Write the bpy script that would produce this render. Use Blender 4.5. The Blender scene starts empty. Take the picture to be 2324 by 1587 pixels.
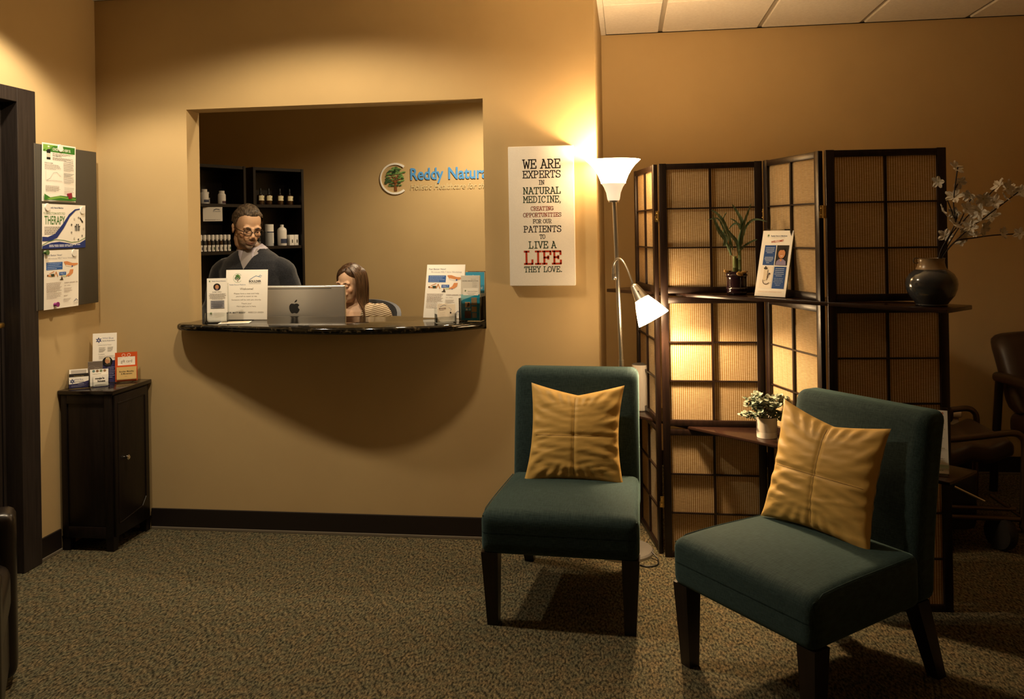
import bpy, bmesh, math, random
import numpy as np
from mathutils import Vector, Matrix, Euler, noise
R = math.radians
PI = math.pi
SC = bpy.context.scene
COL = SC.collection
random.seed(7)

# ------------------------------------------------------------------ camera
F_PX, CY, CAM_H = 1918.0, 522.0, 1.514
yaw, pitch, roll = 0.1345, 0.0011, -0.0166
fwd = Vector((-math.sin(yaw) * math.cos(pitch), math.cos(yaw) * math.cos(pitch), math.sin(pitch)))
r0 = Vector((math.cos(yaw), math.sin(yaw), 0))
u0 = r0.cross(fwd)
rgt = math.cos(roll) * r0 + math.sin(roll) * u0
upv = -math.sin(roll) * r0 + math.cos(roll) * u0
cam_data = bpy.data.cameras.new('camera')
cam = bpy.data.objects.new('camera', cam_data)
COL.objects.link(cam)
m = Matrix((rgt, upv, -fwd)).transposed().to_4x4()
m.translation = (0, 0, CAM_H)
cam.matrix_world = m
cam_data.sensor_width = 36.0
cam_data.sensor_fit = 'HORIZONTAL'
cam_data.lens = F_PX / 2324 * 36
cam_data.shift_y = -(793.5 - CY) / 2324
cam_data.clip_start = 0.02
SC.camera = cam

# ------------------------------------------------------------------ world, exposure
wd = bpy.data.worlds.new('world')
SC.world = wd
wd.use_nodes = True
wd.node_tree.nodes['Background'].inputs[0].default_value = (1.0, 0.8, 0.55, 1)
wd.node_tree.nodes['Background'].inputs[1].default_value = 0.02
vs = SC.view_settings
vs.view_transform = 'Standard'
vs.look = 'None'
vs.gamma = 1
vs.use_curve_mapping = False
vs.exposure = 0.0

# ------------------------------------------------------------------ ceiling downlights
def spot(name, loc, aim, power, col, angle, blend, rad):
    l = bpy.data.lights.new(name, 'SPOT')
    l.energy = power; l.color = col; l.spot_size = R(angle); l.spot_blend = blend
    l.shadow_soft_size = rad
    o = bpy.data.objects.new(name, l)
    COL.objects.link(o)
    o.location = loc
    o.rotation_euler = (Vector(aim) - Vector(loc)).to_track_quat('-Z', 'Y').to_euler()
    o['kind'] = 'helper'
    return o
WARM = (1.0, 0.78, 0.50)
spot('downlight_counter', (-1.45, 3.12, 2.74), (-1.45, 3.18, 0), 112, WARM, 154, 0.32, 0.05)
spot('downlight_door', (-2.30, 3.22, 2.74), (-2.30, 3.22, 0), 88, (1.0, .81, .56), 119, 0.30, 0.05)
spot('downlight_reception', (-1.05, 6.0, 2.74), (-1.05, 5.98, 0), 160, WARM, 150, 0.7, 0.05)
spot('downlight_desk', (-1.25, 4.50, 2.74), (-1.7, 4.85, 1.2), 62, WARM, 120, 0.6, 0.05)
# ------------------------------------------------------------------ materials
def lin(h):
    h = h.lstrip('#')
    c = [int(h[i:i + 2], 16) / 255 for i in (0, 2, 4)]
    return tuple(x / 12.92 if x <= .04045 else ((x + .055) / 1.055) ** 2.4 for x in c) + (1,)
MATS = {}
def mat(name, col, rough=.6, metal=0, spec=.5, trans=0, ior=1.45, emit=0, ecol=None, sheen=0, coat=0):
    if name in MATS: return MATS[name]
    m = bpy.data.materials.new(name); m.use_nodes = True
    b = m.node_tree.nodes['Principled BSDF']
    c = lin(col) if isinstance(col, str) else tuple(col) + (1,) * (4 - len(col))
    b.inputs['Base Color'].default_value = c
    b.inputs['Roughness'].default_value = rough
    b.inputs['Metallic'].default_value = metal
    b.inputs['Specular IOR Level'].default_value = spec
    b.inputs['Transmission Weight'].default_value = trans
    b.inputs['IOR'].default_value = ior
    b.inputs['Sheen Weight'].default_value = sheen
    b.inputs['Coat Weight'].default_value = coat
    if emit:
        b.inputs['Emission Color'].default_value = (ecol or c)[:3] + (1,)
        b.inputs['Emission Strength'].default_value = emit
    MATS[name] = m
    return m
def ink(col, rough=.7):
    return mat('ink_' + col.strip('#'), col, rough, spec=.25)
def nodes(m):
    return m.node_tree.nodes, m.node_tree.links, m.node_tree.nodes['Principled BSDF']
def noise_mix(m, c1, c2, scale, detail=3, stretch=(1, 1, 1), lo=.35, hi=.65, bump=0, bscale=None, rot=0, dist=.002):
    n, l, b = nodes(m)
    tc = n.new('ShaderNodeTexCoord'); mp = n.new('ShaderNodeMapping')
    mp.inputs['Scale'].default_value = stretch; mp.inputs['Rotation'].default_value = (0, 0, rot)
    l.new(tc.outputs['Object'], mp.inputs['Vector'])
    t = n.new('ShaderNodeTexNoise'); t.inputs['Scale'].default_value = scale; t.inputs['Detail'].default_value = detail
    l.new(mp.outputs[0], t.inputs['Vector'])
    r = n.new('ShaderNodeValToRGB')
    r.color_ramp.elements[0].position = lo; r.color_ramp.elements[0].color = lin(c1) if isinstance(c1, str) else c1
    r.color_ramp.elements[1].position = hi; r.color_ramp.elements[1].color = lin(c2) if isinstance(c2, str) else c2
    l.new(t.outputs['Fac'], r.inputs[0]); l.new(r.outputs[0], b.inputs['Base Color'])
    if bump:
        t2 = t
        if bscale:
            t2 = n.new('ShaderNodeTexNoise'); t2.inputs['Scale'].default_value = bscale; t2.inputs['Detail'].default_value = 2
            l.new(mp.outputs[0], t2.inputs['Vector'])
        bp = n.new('ShaderNodeBump'); bp.inputs['Strength'].default_value = bump; bp.inputs['Distance'].default_value = dist
        l.new(t2.outputs['Fac'], bp.inputs['Height']); l.new(bp.outputs[0], b.inputs['Normal'])
    return t, r, mp

PAINT = mat('wall_paint', (.50, .365, .185), .75, spec=.25)
noise_mix(PAINT, (.49, .357, .18, 1), (.51, .375, .19, 1), 3, bump=.12, bscale=260, dist=.0008)
ESP = mat('espresso_wood', (.007, .0045, .004), .42, spec=.35)
noise_mix(ESP, (.005, .003, .0028, 1), (.010, .006, .005, 1), 6, stretch=(14, 14, 1))
SCRW = mat('screen_wood', (.012, .006, .004), .34, spec=.45)
noise_mix(SCRW, (.008, .004, .003, 1), (.017, .008, .005, 1), 5, stretch=(16, 16, 1))
DOORW = mat('door_wood', (.022, .016, .014), .5, spec=.4)
noise_mix(DOORW, (.018, .013, .011, 1), (.027, .020, .017, 1), 5, stretch=(18, 18, 1))
BASEM = mat('base_vinyl', (.012, .008, .007), .45)
PAPER = mat('paper', '#f3efe6', .55, spec=.35)
WHITE = mat('white_plastic', (.80, .78, .74), .4)
BLACK = mat('black_plastic', (.010, .010, .010), .45)
CHROME = mat('chrome', (.75, .72, .68), .18, 1)
BRASS = mat('brass', (.78, .55, .20), .28, 1)
STEEL = mat('brushed_steel', (.56, .54, .50), .34, 1)
ALU = mat('aluminium', (.66, .64, .60), .33, .85)
def thin_clear(name, tint, refl, rough=.04):
    m = bpy.data.materials.new(name); m.use_nodes = True; n, l = m.node_tree.nodes, m.node_tree.links
    n.remove(n['Principled BSDF']); a = n.new('ShaderNodeBsdfTransparent'); g = n.new('ShaderNodeBsdfGlossy'); w = n.new('ShaderNodeLayerWeight'); x = n.new('ShaderNodeMixShader')
    a.inputs[0].default_value = tint + (1,); g.inputs['Roughness'].default_value = rough; w.inputs[0].default_value = refl
    l.new(w.outputs['Fresnel'], x.inputs[0]); l.new(a.outputs[0], x.inputs[1]); l.new(g.outputs[0], x.inputs[2]); l.new(x.outputs[0], n['Material Output'].inputs[0])
    MATS[name] = m; return m
ACRY = thin_clear('acrylic', (.93, .94, .93), .40)
LEATHER = mat('brown_leather', (.030, .017, .011), .42)
BLEATHER = mat('black_leather', (.010, .007, .006), .30)
RUBBER = mat('rubber', (.012, .012, .012), .8)

# ------------------------------------------------------------------ mesh building
class MB:
    def __init__(s): s.v = []; s.f = []; s.mi = []; s.ms = []; s.M = Matrix.Identity(4)
    def slot(s, m):
        if m is None: return 0
        if m not in s.ms: s.ms.append(m)
        return s.ms.index(m)
    def add(s, vs, fs, m=None):
        o = len(s.v); k = s.slot(m)
        s.v += [tuple(s.M @ Vector(p)) for p in vs]
        s.f += [tuple(o + i for i in q) for q in fs]; s.mi += [k] * len(fs)
        return s
    def box(s, c, d, m=None, bev=0, seg=2, rot=None):
        bm = bmesh.new(); bmesh.ops.create_cube(bm, size=1)
        bmesh.ops.scale(bm, vec=d, verts=bm.verts)
        if bev: bmesh.ops.bevel(bm, geom=bm.edges[:], offset=min(bev, min(d) * .49), segments=seg, profile=.5, affect='EDGES')
        X = Matrix.Translation(c)
        if rot is not None: X = X @ (Euler(rot).to_matrix().to_4x4() if not isinstance(rot, Matrix) else rot.to_4x4())
        bm.transform(X); bm.verts.index_update()
        s.add([v.co[:] for v in bm.verts], [[v.index for v in f.verts] for f in bm.faces], m); bm.free()
        return s
    def b2(s, lo, hi, m=None, bev=0, seg=2):
        return s.box([(a + b) / 2 for a, b in zip(lo, hi)], [abs(b - a) for a, b in zip(lo, hi)], m, bev, seg)
    def lathe(s, prof, m=None, n=32, c=(0, 0, 0), cap=True, sx=1, sy=1):
        vs = []; fs = []
        for r, z in prof:
            for i in range(n):
                a = 2 * PI * i / n; vs.append((c[0] + r * math.cos(a) * sx, c[1] + r * math.sin(a) * sy, c[2] + z))
        k = len(prof)
        for j in range(k - 1):
            for i in range(n):
                i2 = (i + 1) % n
                fs.append((j * n + i, j * n + i2, (j + 1) * n + i2, (j + 1) * n + i))
        if cap:
            fs.append(tuple(range(n - 1, -1, -1))); fs.append(tuple(range((k - 1) * n, k * n)))
        return s.add(vs, fs, m)
    def cyl(s, p0, p1, r0, r1=None, m=None, n=16):
        return s.tube([p0, p1], [r0, r0 if r1 is None else r1], m, n)
    def tube(s, pts, rad, m=None, n=10, cap=True, flat=1.0, up=None):
        pts = [Vector(p) for p in pts]; k = len(pts)
        if not isinstance(rad, (list, tuple)): rad = [rad] * k
        T = [(pts[min(i + 1, k - 1)] - pts[max(i - 1, 0)]).normalized() for i in range(k)]
        ref = Vector(up) if up else (Vector((0, 0, 1)) if abs(T[0].z) < .9 else Vector((1, 0, 0)))
        vs = []; fs = []; N = (ref - T[0] * ref.dot(T[0])).normalized()
        for i in range(k):
            N = (N - T[i] * N.dot(T[i])).normalized(); B = T[i].cross(N)
            for j in range(n):
                a = 2 * PI * j / n
                vs.append(pts[i] + (N * math.cos(a) * flat + B * math.sin(a)) * rad[i])
        for i in range(k - 1):
            for j in range(n):
                j2 = (j + 1) % n
                fs.append((i * n + j, i * n + j2, (i + 1) * n + j2, (i + 1) * n + j))
        if cap: fs.append(tuple(range(n - 1, -1, -1))); fs.append(tuple(range((k - 1) * n, k * n)))
        return s.add([v[:] for v in vs], fs, m)
    def loft(s, rings, m=None, n=24):
        """rings: (cx,cy,z,rx,ry)"""
        vs = []; fs = []; k = len(rings)
        for cx, cy, z, rx, ry in rings:
            for i in range(n):
                a = 2 * PI * i / n; vs.append((cx + rx * math.cos(a), cy + ry * math.sin(a), z))
        for j in range(k - 1):
            for i in range(n):
                i2 = (i + 1) % n; fs.append((j * n + i, j * n + i2, (j + 1) * n + i2, (j + 1) * n + i))
        fs.append(tuple(range(n - 1, -1, -1))); fs.append(tuple(range((k - 1) * n, k * n)))
        return s.add(vs, fs, m)
    def ell(s, c, r, m=None, rot=None, n=16, k=10):
        vs = []; fs = []; Q = Euler(rot).to_matrix() if rot else Matrix.Identity(3)
        for j in range(k + 1):
            t = PI * j / k
            for i in range(n):
                a = 2 * PI * i / n
                p = Q @ Vector((r[0] * math.sin(t) * math.cos(a), r[1] * math.sin(t) * math.sin(a), -r[2] * math.cos(t)))
                vs.append((c[0] + p.x, c[1] + p.y, c[2] + p.z))
        for j in range(k):
            for i in range(n):
                i2 = (i + 1) % n; fs.append((j * n + i, j * n + i2, (j + 1) * n + i2, (j + 1) * n + i))
        return s.add(vs, fs, m)
    def poly(s, pts, m=None, t=0, axis=(0, -1, 0)):
        k = len(pts)
        if not t: return s.add(pts, [tuple(range(k))], m)
        a = Vector(axis) * t
        vs = [tuple(p) for p in pts] + [tuple(Vector(p) + a) for p in pts]
        fs = [tuple(range(k - 1, -1, -1)), tuple(range(k, 2 * k))] + [(i, (i + 1) % k, k + (i + 1) % k, k + i) for i in range(k)]
        return s.add(vs, fs, m)
    def rbox(s, c, d, r, m=None, n=14, fn=None):
        """rounded, finely divided box; fn deforms a point given in unit coords"""
        idx = {}; vs = []; fs = []
        h = [x / 2 for x in d]; inn = [max(x - r, 1e-4) for x in h]
        def spread(t, H):
            lst = t * H
            return lst
        ts = [-1 + 2 * i / n for i in range(n + 1)]
        def key(p): return tuple(round(x, 5) for x in p)
        def vert(p):
            k = key(p)
            if k in idx: return idx[k]
            q = [p[i] * h[i] for i in range(3)]
            cl = [max(-inn[i], min(inn[i], q[i])) for i in range(3)]
            dv = Vector([q[i] - cl[i] for i in range(3)])
            if dv.length > 1e-9: dv = dv.normalized() * r
            w = [cl[i] + dv[i] for i in range(3)]
            if fn: w = fn(w, p)
            idx[k] = len(vs); vs.append((w[0] + c[0], w[1] + c[1], w[2] + c[2])); return idx[k]
        def warp(t, i):
            # concentrate samples in the rounded border
            e = min(.6, 1.6 * r / h[i]); u = abs(t)
            q = (1 - e) * min(u / .6, 1) if u <= .6 else (1 - e) + e * (u - .6) / .4
            return math.copysign(q, t)
        for ax in range(3):
            a, b = (ax + 1) % 3, (ax + 2) % 3
            for sg in (-1, 1):
                for i in range(n):
                    for j in range(n):
                        q = []
                        for (x, y) in ((i, j), (i + 1, j), (i + 1, j + 1), (i, j + 1)):
                            p = [0, 0, 0]; p[ax] = sg; p[a] = warp(ts[x], a); p[b] = warp(ts[y], b); q.append(vert(p))
                        if sg < 0: q.reverse()
                        fs.append(tuple(q))
        return s.add(vs, fs, m)
    def mesh(s, name, m=None):
        me = bpy.data.meshes.new(name); me.from_pydata(s.v, [], s.f)
        ms = s.ms if s.ms else ([m] if m else [])
        for x in ms: me.materials.append(x)
        if len(ms) > 1: me.polygons.foreach_set('material_index', s.mi)
        me.update(); return me
    def build(s, name, m=None, parent=None, smooth=True, ang=38):
        me = s.mesh(name, m)
        if smooth: me.shade_smooth(); me.set_sharp_from_angle(angle=R(ang))
        return link(name, me, parent)
def link(name, me, parent=None):
    o = bpy.data.objects.new(name, me); COL.objects.link(o)
    if parent is not None: o.parent = parent
    return o
def tag(o, label=None, cat=None, group=None, kind=None):
    if label: o['label'] = label
    if cat: o['category'] = cat
    if group: o['group'] = group
    if kind: o['kind'] = kind
    return o
def thing(name, label, cat, loc=(0, 0, 0), rot=(0, 0, 0), group=None):
    o = bpy.data.objects.new(name, None); COL.objects.link(o); o.empty_display_size = .05
    o.location = loc; o.rotation_euler = rot
    return tag(o, label, cat, group)
def struct(o): o['kind'] = 'structure'; return o
def dup(root, loc, rot=None, label=None):
    r = root.copy(); COL.objects.link(r); r.location = loc
    if rot: r.rotation_euler = rot
    if label: r['label'] = label
    for ch in list(root.children):
        c = ch.copy(); COL.objects.link(c); c.parent = r
        for g in list(ch.children):
            d = g.copy(); COL.objects.link(d); d.parent = c
    return r

# ------------------------------------------------------------------ lettering
_tc = {}
def _raw(s, bold=0, shear=0):
    k = (s, bold, shear)
    if k not in _tc:
        cu = bpy.data.curves.new('t', 'FONT'); cu.body = s; cu.size = 1; cu.offset = bold; cu.shear = shear; cu.resolution_u = 3
        ob = bpy.data.objects.new('t', cu); COL.objects.link(ob)
        dg = bpy.context.evaluated_depsgraph_get(); dg.update()
        me = bpy.data.meshes.new_from_object(ob.evaluated_get(dg))
        _tc[k] = ([tuple(v.co[:2]) for v in me.vertices], [tuple(p.vertices) for p in me.polygons])
        bpy.data.objects.remove(ob); bpy.data.curves.remove(cu); bpy.data.meshes.remove(me)
    return _tc[k]
CAPH = max(p[1] for p in _raw('H')[0])
def text2d(s, h, w=None, bold=0, shear=0):
    vs, fs = _raw(s, bold, shear); k = h / CAPH
    x0 = min(p[0] for p in vs); x1 = max(p[0] for p in vs)
    kx = w / (x1 - x0) if w else k
    return [((x - x0) * kx, y * k) for x, y in vs], fs, (x1 - x0) * kx
def arc(cx, cy, rx, ry, a0, a1, n=12):
    return [(cx + rx * math.cos(R(a0 + (a1 - a0) * i / n)), cy + ry * math.sin(R(a0 + (a1 - a0) * i / n))) for i in range(n + 1)]
def sf(*xs): return [[(x - .12, y), (x + .12, y)] for x, y in xs]
SLAB = {
 'A': [[(.07, 0), (.34, 1), (.62, 0)], [(.18, .34), (.5, .34)], [(.2, 1), (.36, 1)]] + sf((.07, 0), (.62, 0)),
 'C': [arc(.36, .5, .32, .5, 42, 320), [(.6, .68), (.6, .97)]],
 'D': [[(.14, 0), (.14, 1)], [(.0, 1), (.3, 1)] + arc(.3, .5, .33, .5, 90, -90) + [(0, 0)]],
 'E': [[(.15, 0), (.15, 1)], [(.0, 1), (.62, 1), (.62, .74)], [(.15, .52), (.45, .52)], [(.45, .4), (.45, .64)], [(0, 0), (.64, 0), (.64, .28)]],
 'F': [[(.15, 0), (.15, 1)], [(.0, 1), (.62, 1), (.62, .74)], [(.15, .5), (.45, .5)], [(.45, .38), (.45, .62)], [(0, 0), (.34, 0)]],
 'G': [arc(.35, .5, .32, .5, 45, 345), [(.6, .7), (.6, .97)], [(.62, .04), (.62, .42)], [(.4, .42), (.72, .42)]],
 'H': [[(.12, 0), (.12, 1)], [(.56, 0), (.56, 1)], [(.12, .5), (.56, .5)]] + sf((.12, 0), (.56, 0), (.12, 1), (.56, 1)),
 'I': [[(.3, 0), (.3, 1)], [(.1, 1), (.5, 1)], [(.1, 0), (.5, 0)]],
 'J': [[(.42, 1), (.42, .25)] + arc(.25, .25, .17, .25, 0, -160), [(.25, 1), (.58, 1)]],
 'L': [[(.17, 0), (.17, 1)], [(.02, 1), (.36, 1)], [(.02, 0), (.62, 0), (.62, .32)]],
 'M': [[(.1, 0), (.1, 1), (.36, .36), (.62, 1), (.62, 0)], [(-.02, 1), (.12, 1)], [(.6, 1), (.74, 1)]] + sf((.1, 0), (.62, 0)),
 'N': [[(.13, 0), (.13, 1), (.56, 0), (.56, 1)], [(0, 1), (.13, 1)]] + sf((.13, 0), (.56, 1)),
 'O': [arc(.35, .5, .33, .5, 0, 360, 24)],
 'P': [[(.14, 0), (.14, 1)], [(0, 1), (.34, 1)] + arc(.34, .73, .27, .27, 90, -90) + [(.14, .46)], [(0, 0), (.36, 0)]],
 'R': [[(.14, 0), (.14, 1)], [(0, 1), (.33, 1)] + arc(.33, .74, .26, .26, 90, -90) + [(.14, .48)], [(.34, .48), (.58, 0), (.7, 0)], [(0, 0), (.3, 0)]],
 'S': [arc(.34, .76, .25, .24, 15, 262, 14) + arc(.34, .26, .28, .26, 80, -165, 14), [(.6, .74), (.6, .98)], [(.07, .02), (.07, .28)]],
 'T': [[(.04, .74), (.04, 1), (.64, 1), (.64, .74)], [(.34, 1), (.34, 0)], [(.18, 0), (.5, 0)]],
 'U': [[(.13, 1), (.13, .3)] + arc(.345, .3, .215, .3, 180, 360) + [(.56, 1)]] + sf((.13, 1), (.56, 1)),
 'V': [[(.07, 1), (.34, 0), (.61, 1)]] + sf((.08, 1), (.6, 1)),
 'W': [[(.04, 1), (.2, 0), (.38, .78), (.56, 0), (.72, 1)]] + sf((.06, 1), (.7, 1)),
 'X': [[(.1, 0), (.6, 1)], [(.1, 1), (.6, 0)]] + sf((.1, 0), (.6, 0), (.1, 1), (.6, 1)),
 'Y': [[(.08, 1), (.34, .48), (.6, 1)], [(.34, .48), (.34, 0)], [(.2, 0), (.48, 0)]] + sf((.1, 1), (.58, 1)),
 ',': [[(.14, .1), (.16, .02), (.06, -.2)]], '.': [[(.1, .03), (.2, .03), (.2, .08), (.1, .08), (.1, .03)]], ' ': [],
}
ADV = {'M': .80, 'W': .82, 'I': .62, ',': .3, '.': .32, ' ': .42}
def slab2d(s, h, w=None, t=.10):
    vs = []; fs = []; x = 0
    for ch in s:
        for st in SLAB[ch]:
            for (ax, ay), (bx, by) in zip(st[:-1], st[1:]):
                d = Vector((bx - ax, by - ay))
                if d.length < 1e-6: continue
                d.normalize(); nn = Vector((-d.y, d.x)) * t / 2; e = d * t * .28
                o = len(vs)
                for p in ((ax - e.x - nn.x, ay - e.y - nn.y), (bx + e.x - nn.x, by + e.y - nn.y), (bx + e.x + nn.x, by + e.y + nn.y), (ax - e.x + nn.x, ay - e.y + nn.y)):
                    vs.append((x + p[0], p[1]))
                fs.append((o, o + 1, o + 2, o + 3))
        x += ADV.get(ch, .76)
    x0 = min(p[0] for p in vs); x1 = max(p[0] for p in vs); kx = w / (x1 - x0) if w else h
    return [((px - x0) * kx, py * h) for px, py in vs], fs, (x1 - x0) * kx

# ------------------------------------------------------------------ printed sheets: local X right, Z up, face looks along -Y, origin bottom centre
class Sheet:
    def __init__(s, w, h, t=.001):
        s.w, s.h, s.t, s.k = w, h, t, 0; s.parts = {}
    def _mb(s, part):
        s.k += 1
        return s.parts.setdefault(part, MB()), -s.t - .00025 - s.k * .00002
    def P(s, x, y): return ((x - .5) * s.w, y * s.h)
    def text(s, st, x, y, h, col, al='l', w=None, bold=0, shear=0, part='lettering', slab=None, rot=0):
        mb, d = s._mb(part); h *= s.h; w = w * s.w if w else None
        vs, fs, W = slab2d(st, h, w, slab) if slab else text2d(st, h, w, bold, shear)
        X, Z = s.P(x, y); X -= {'l': 0, 'c': W / 2, 'r': W}[al]
        c, q = math.cos(R(rot)), math.sin(R(rot))
        mb.add([(X + a * c - b * q, d, Z + a * q + b * c) for a, b in vs], fs, ink(col)); return s
    def rect(s, x0, y0, x1, y1, col, part='picture'):
        mb, d = s._mb(part); a, b = s.P(x0, y0), s.P(x1, y1)
        mb.add([(a[0], d, a[1]), (b[0], d, a[1]), (b[0], d, b[1]), (a[0], d, b[1])], [(0, 1, 2, 3)], ink(col)); return s
    def poly(s, pts, col, part='picture'):
        mb, d = s._mb(part); q = [s.P(*p) for p in pts]
        mb.add([(x, d, z) for x, z in q], [tuple(range(len(q)))], ink(col)); return s
    def strip(s, pts, wd, col, part='picture'):
        """line of given width in sheet-height units"""
        mb, d = s._mb(part); q = [Vector(s.P(*p)) for p in pts]; wd = wd * s.h / 2
        for a, b in zip(q[:-1], q[1:]):
            t = (b - a)
            if t.length < 1e-7: continue
            t.normalize(); nn = Vector((-t.y, t.x)) * wd; e = t * wd * .5
            mb.add([(p.x, d, p.y) for p in (a - nn - e, b - nn + e, b + nn + e, a + nn - e)], [(0, 1, 2, 3)], ink(col))
        return s
    def disc(s, x, y, r, col, part='picture', n=24, asp=1):
        mb, d = s._mb(part); X, Z = s.P(x, y); r *= s.h
        mb.add([(X + r * math.cos(2 * PI * i / n), d, Z + r * asp * math.sin(2 * PI * i / n)) for i in range(n)], [tuple(range(n))], ink(col)); return s
    def ring(s, x, y, r, wd, col, a0=0, a1=360, part='picture', n=30):
        mb, d = s._mb(part); X, Z = s.P(x, y); r *= s.h; wd *= s.h; vs = []; fs = []
        for i in range(n + 1):
            a = R(a0 + (a1 - a0) * i / n)
            for q in (r, r - wd): vs.append((X + q * math.cos(a), d, Z + q * math.sin(a)))
        for i in range(n): fs.append((2 * i, 2 * i + 2, 2 * i + 3, 2 * i + 1))
        mb.add(vs, fs, ink(col)); return s
    def lines(s, x0, x1, y1, y0, n, col, th=.006, part='small_print', center=False, seed=1):
        """rows of unreadable small print: short dashes like words"""
        rnd = random.Random(seed)
        for i in range(n):
            y = y1 + (y0 - y1) * i / max(n - 1, 1)
            xe = x1 - (x1 - x0) * (rnd.random() * .18 if i < n - 1 else .35)
            off = (x1 - xe) / 2 if center else 0
            x = x0 + off; xe += off
            while x < xe:
                wl = (x1 - x0) * (.05 + .09 * rnd.random()); b = min(x + wl, xe)
                s.rect(x, y - th / 2, b, y + th / 2, col, part); x = b + (x1 - x0) * .018
        return s
    def tree(s, x, y, r, ringcol='#b9c7b4'):
        """round tree emblem"""
        s.ring(x, y, r, r * .11, ringcol, 35, 325)
        k = s.h / s.w
        s.poly([(x - .06 * r * k, y - .78 * r), (x + .10 * r * k, y - .78 * r), (x + .07 * r * k, y + .1 * r), (x - .03 * r * k, y + .1 * r)], '#7a4a26')
        for a, b in ((-.42, .3), (.45, .35)):
            s.strip([(x, y - .2 * r), (x + a * r * k, y + b * r * .3)], r * .06, '#7a4a26')
        for (a, b, rr, c) in ((0, .62, .30, '#5c8a45'), (-.28, .45, .26, '#4d7a3c'), (.32, .42, .28, '#5f8f48'), (-.05, .3, .3, '#41693a'), (-.42, .12, .24, '#3c6338'), (.42, .1, .26, '#568244'),
                              (-.5, -.14, .2, '#3b5f3a'), (.4, -.15, .2, '#3d6339'), (-.15, -.05, .22, '#48733c'), (-.3, -.34, .17, '#3a5c38'), (.25, -.36, .15, '#3a5c38'), (.15, .15, .2, '#4d7a3c')):
            s.disc(x + a * r * k, y + b * r, rr * r, c, asp=.52, n=12)
        return s
    def build(s, root_mat=None, name='paper_sheet', label='', cat='', loc=(0, 0, 0), rot=(0, 0, 0), group=None, parent=None, bev=0, edge=None):
        mb = MB(); mb.b2((-s.w / 2, -s.t, 0), (s.w / 2, 0, s.h), None, bev)
        o = mb.build(name, root_mat or PAPER, parent, smooth=bool(bev)); o.location = loc; o.rotation_euler = rot
        if parent is None: tag(o, label, cat, group)
        for pn, b in s.parts.items(): b.build(pn, None, o, smooth=False)
        return o
# ================================================================== SETTING
D, DF, ZC, XL, XR = 4.10, 5.44, 2.755, -2.746, -0.14
WL, WR, WT, WB = -2.242, -0.690, 2.168, 1.035      # reception opening
# carpet
CARP = mat('carpet_loop', (.08, .06, .035), .95, spec=.1)
n, l, b = nodes(CARP)
tc = n.new('ShaderNodeTexCoord')
def _map(scale, rot):
    mp = n.new('ShaderNodeMapping'); mp.inputs['Scale'].default_value = scale; mp.inputs['Rotation'].default_value = (0, 0, rot)
    l.new(tc.outputs['Object'], mp.inputs['Vector']); return mp
m1 = _map((1, .42, 1), .55); v1 = n.new('ShaderNodeTexNoise'); v1.inputs['Scale'].default_value = 125; v1.inputs['Detail'].default_value = 1.5
l.new(m1.outputs[0], v1.inputs['Vector'])
m2 = _map((1, 1, 1), 0); v2 = n.new('ShaderNodeTexVoronoi'); v2.inputs['Scale'].default_value = 190
l.new(m2.outputs[0], v2.inputs['Vector'])
v3 = n.new('ShaderNodeTexNoise'); v3.inputs['Scale'].default_value = 22; v3.inputs['Detail'].default_value = 3
l.new(m2.outputs[0], v3.inputs['Vector'])
r1 = n.new('ShaderNodeValToRGB'); e = r1.color_ramp.elements
e[0].position = .34; e[0].color = (.034, .032, .022, 1); e[1].position = .68; e[1].color = (.215, .190, .122, 1)
e2 = r1.color_ramp.elements.new(.48); e2.color = (.112, .101, .066, 1)
l.new(v1.outputs['Fac'], r1.inputs[0])
r3 = n.new('ShaderNodeValToRGB'); e = r3.color_ramp.elements
e[0].position = .40; e[0].color = (.88, .93, .92, 1); e[1].position = .62; e[1].color = (1.12, 1.0, .90, 1)
l.new(v3.outputs['Fac'], r3.inputs[0])
r2 = n.new('ShaderNodeValToRGB'); e = r2.color_ramp.elements
e[0].position = .0; e[0].color = (1.25, 1.22, 1.18, 1); e[1].position = .75; e[1].color = (.55, .55, .55, 1)
l.new(v2.outputs['Distance'], r2.inputs[0])
def mul(a, c):
    x = n.new('ShaderNodeMix'); x.data_type = 'RGBA'; x.blend_type = 'MULTIPLY'; x.inputs[0].default_value = 1
    l.new(a, x.inputs[6]); l.new(c, x.inputs[7]); return x.outputs[2]
l.new(mul(mul(r1.outputs[0], r3.outputs[0]), r2.outputs[0]), b.inputs['Base Color'])
bp = n.new('ShaderNodeBump'); bp.inputs['Strength'].default_value = .8; bp.inputs['Distance'].default_value = .004
l.new(v1.outputs['Fac'], bp.inputs['Height']); l.new(bp.outputs[0], b.inputs['Normal'])
struct(MB().b2((-3.6, -1.6, -.08), (2.7, 6.9, 0)).build('floor', CARP, smooth=False))

# walls
def wall(name, *boxes):
    mb = MB()
    for lo, hi in boxes: mb.b2(lo, hi)
    return struct(mb.build(name, PAINT, smooth=False))
fw = MB()
T = .13
fw.b2((-3.6, D, 0), (WL, D + T, ZC)); fw.b2((WR, D, 0), (XR, D + T, ZC))
fw.b2((WL, D, 0), (WR, D + T, WB)); fw.b2((WL, D, WT), (WR, D + T, ZC))
struct(fw.build('wall_front', PAINT, smooth=False))
wall('wall_return', ((XR - .12, D + T, 0), (XR, 6.9, ZC)))
wall('wall_far', ((XR, DF, 0), (2.7, DF + .12, ZC)))
wall('wall_left', ((XL - .12, 3.547, 0), (XL, D, ZC)), ((XL - .12, 2.62, 2.15), (XL, 3.547, ZC)), ((XL - .12, -1.6, 0), (XL, 2.62, ZC)))
wall('wall_reception_back', ((-3.6, 6.7, 0), (XR - .12, 6.82, ZC)))
wall('wall_reception_left', ((-3.72, D + T, 0), (-3.6, 6.82, ZC)))
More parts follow.
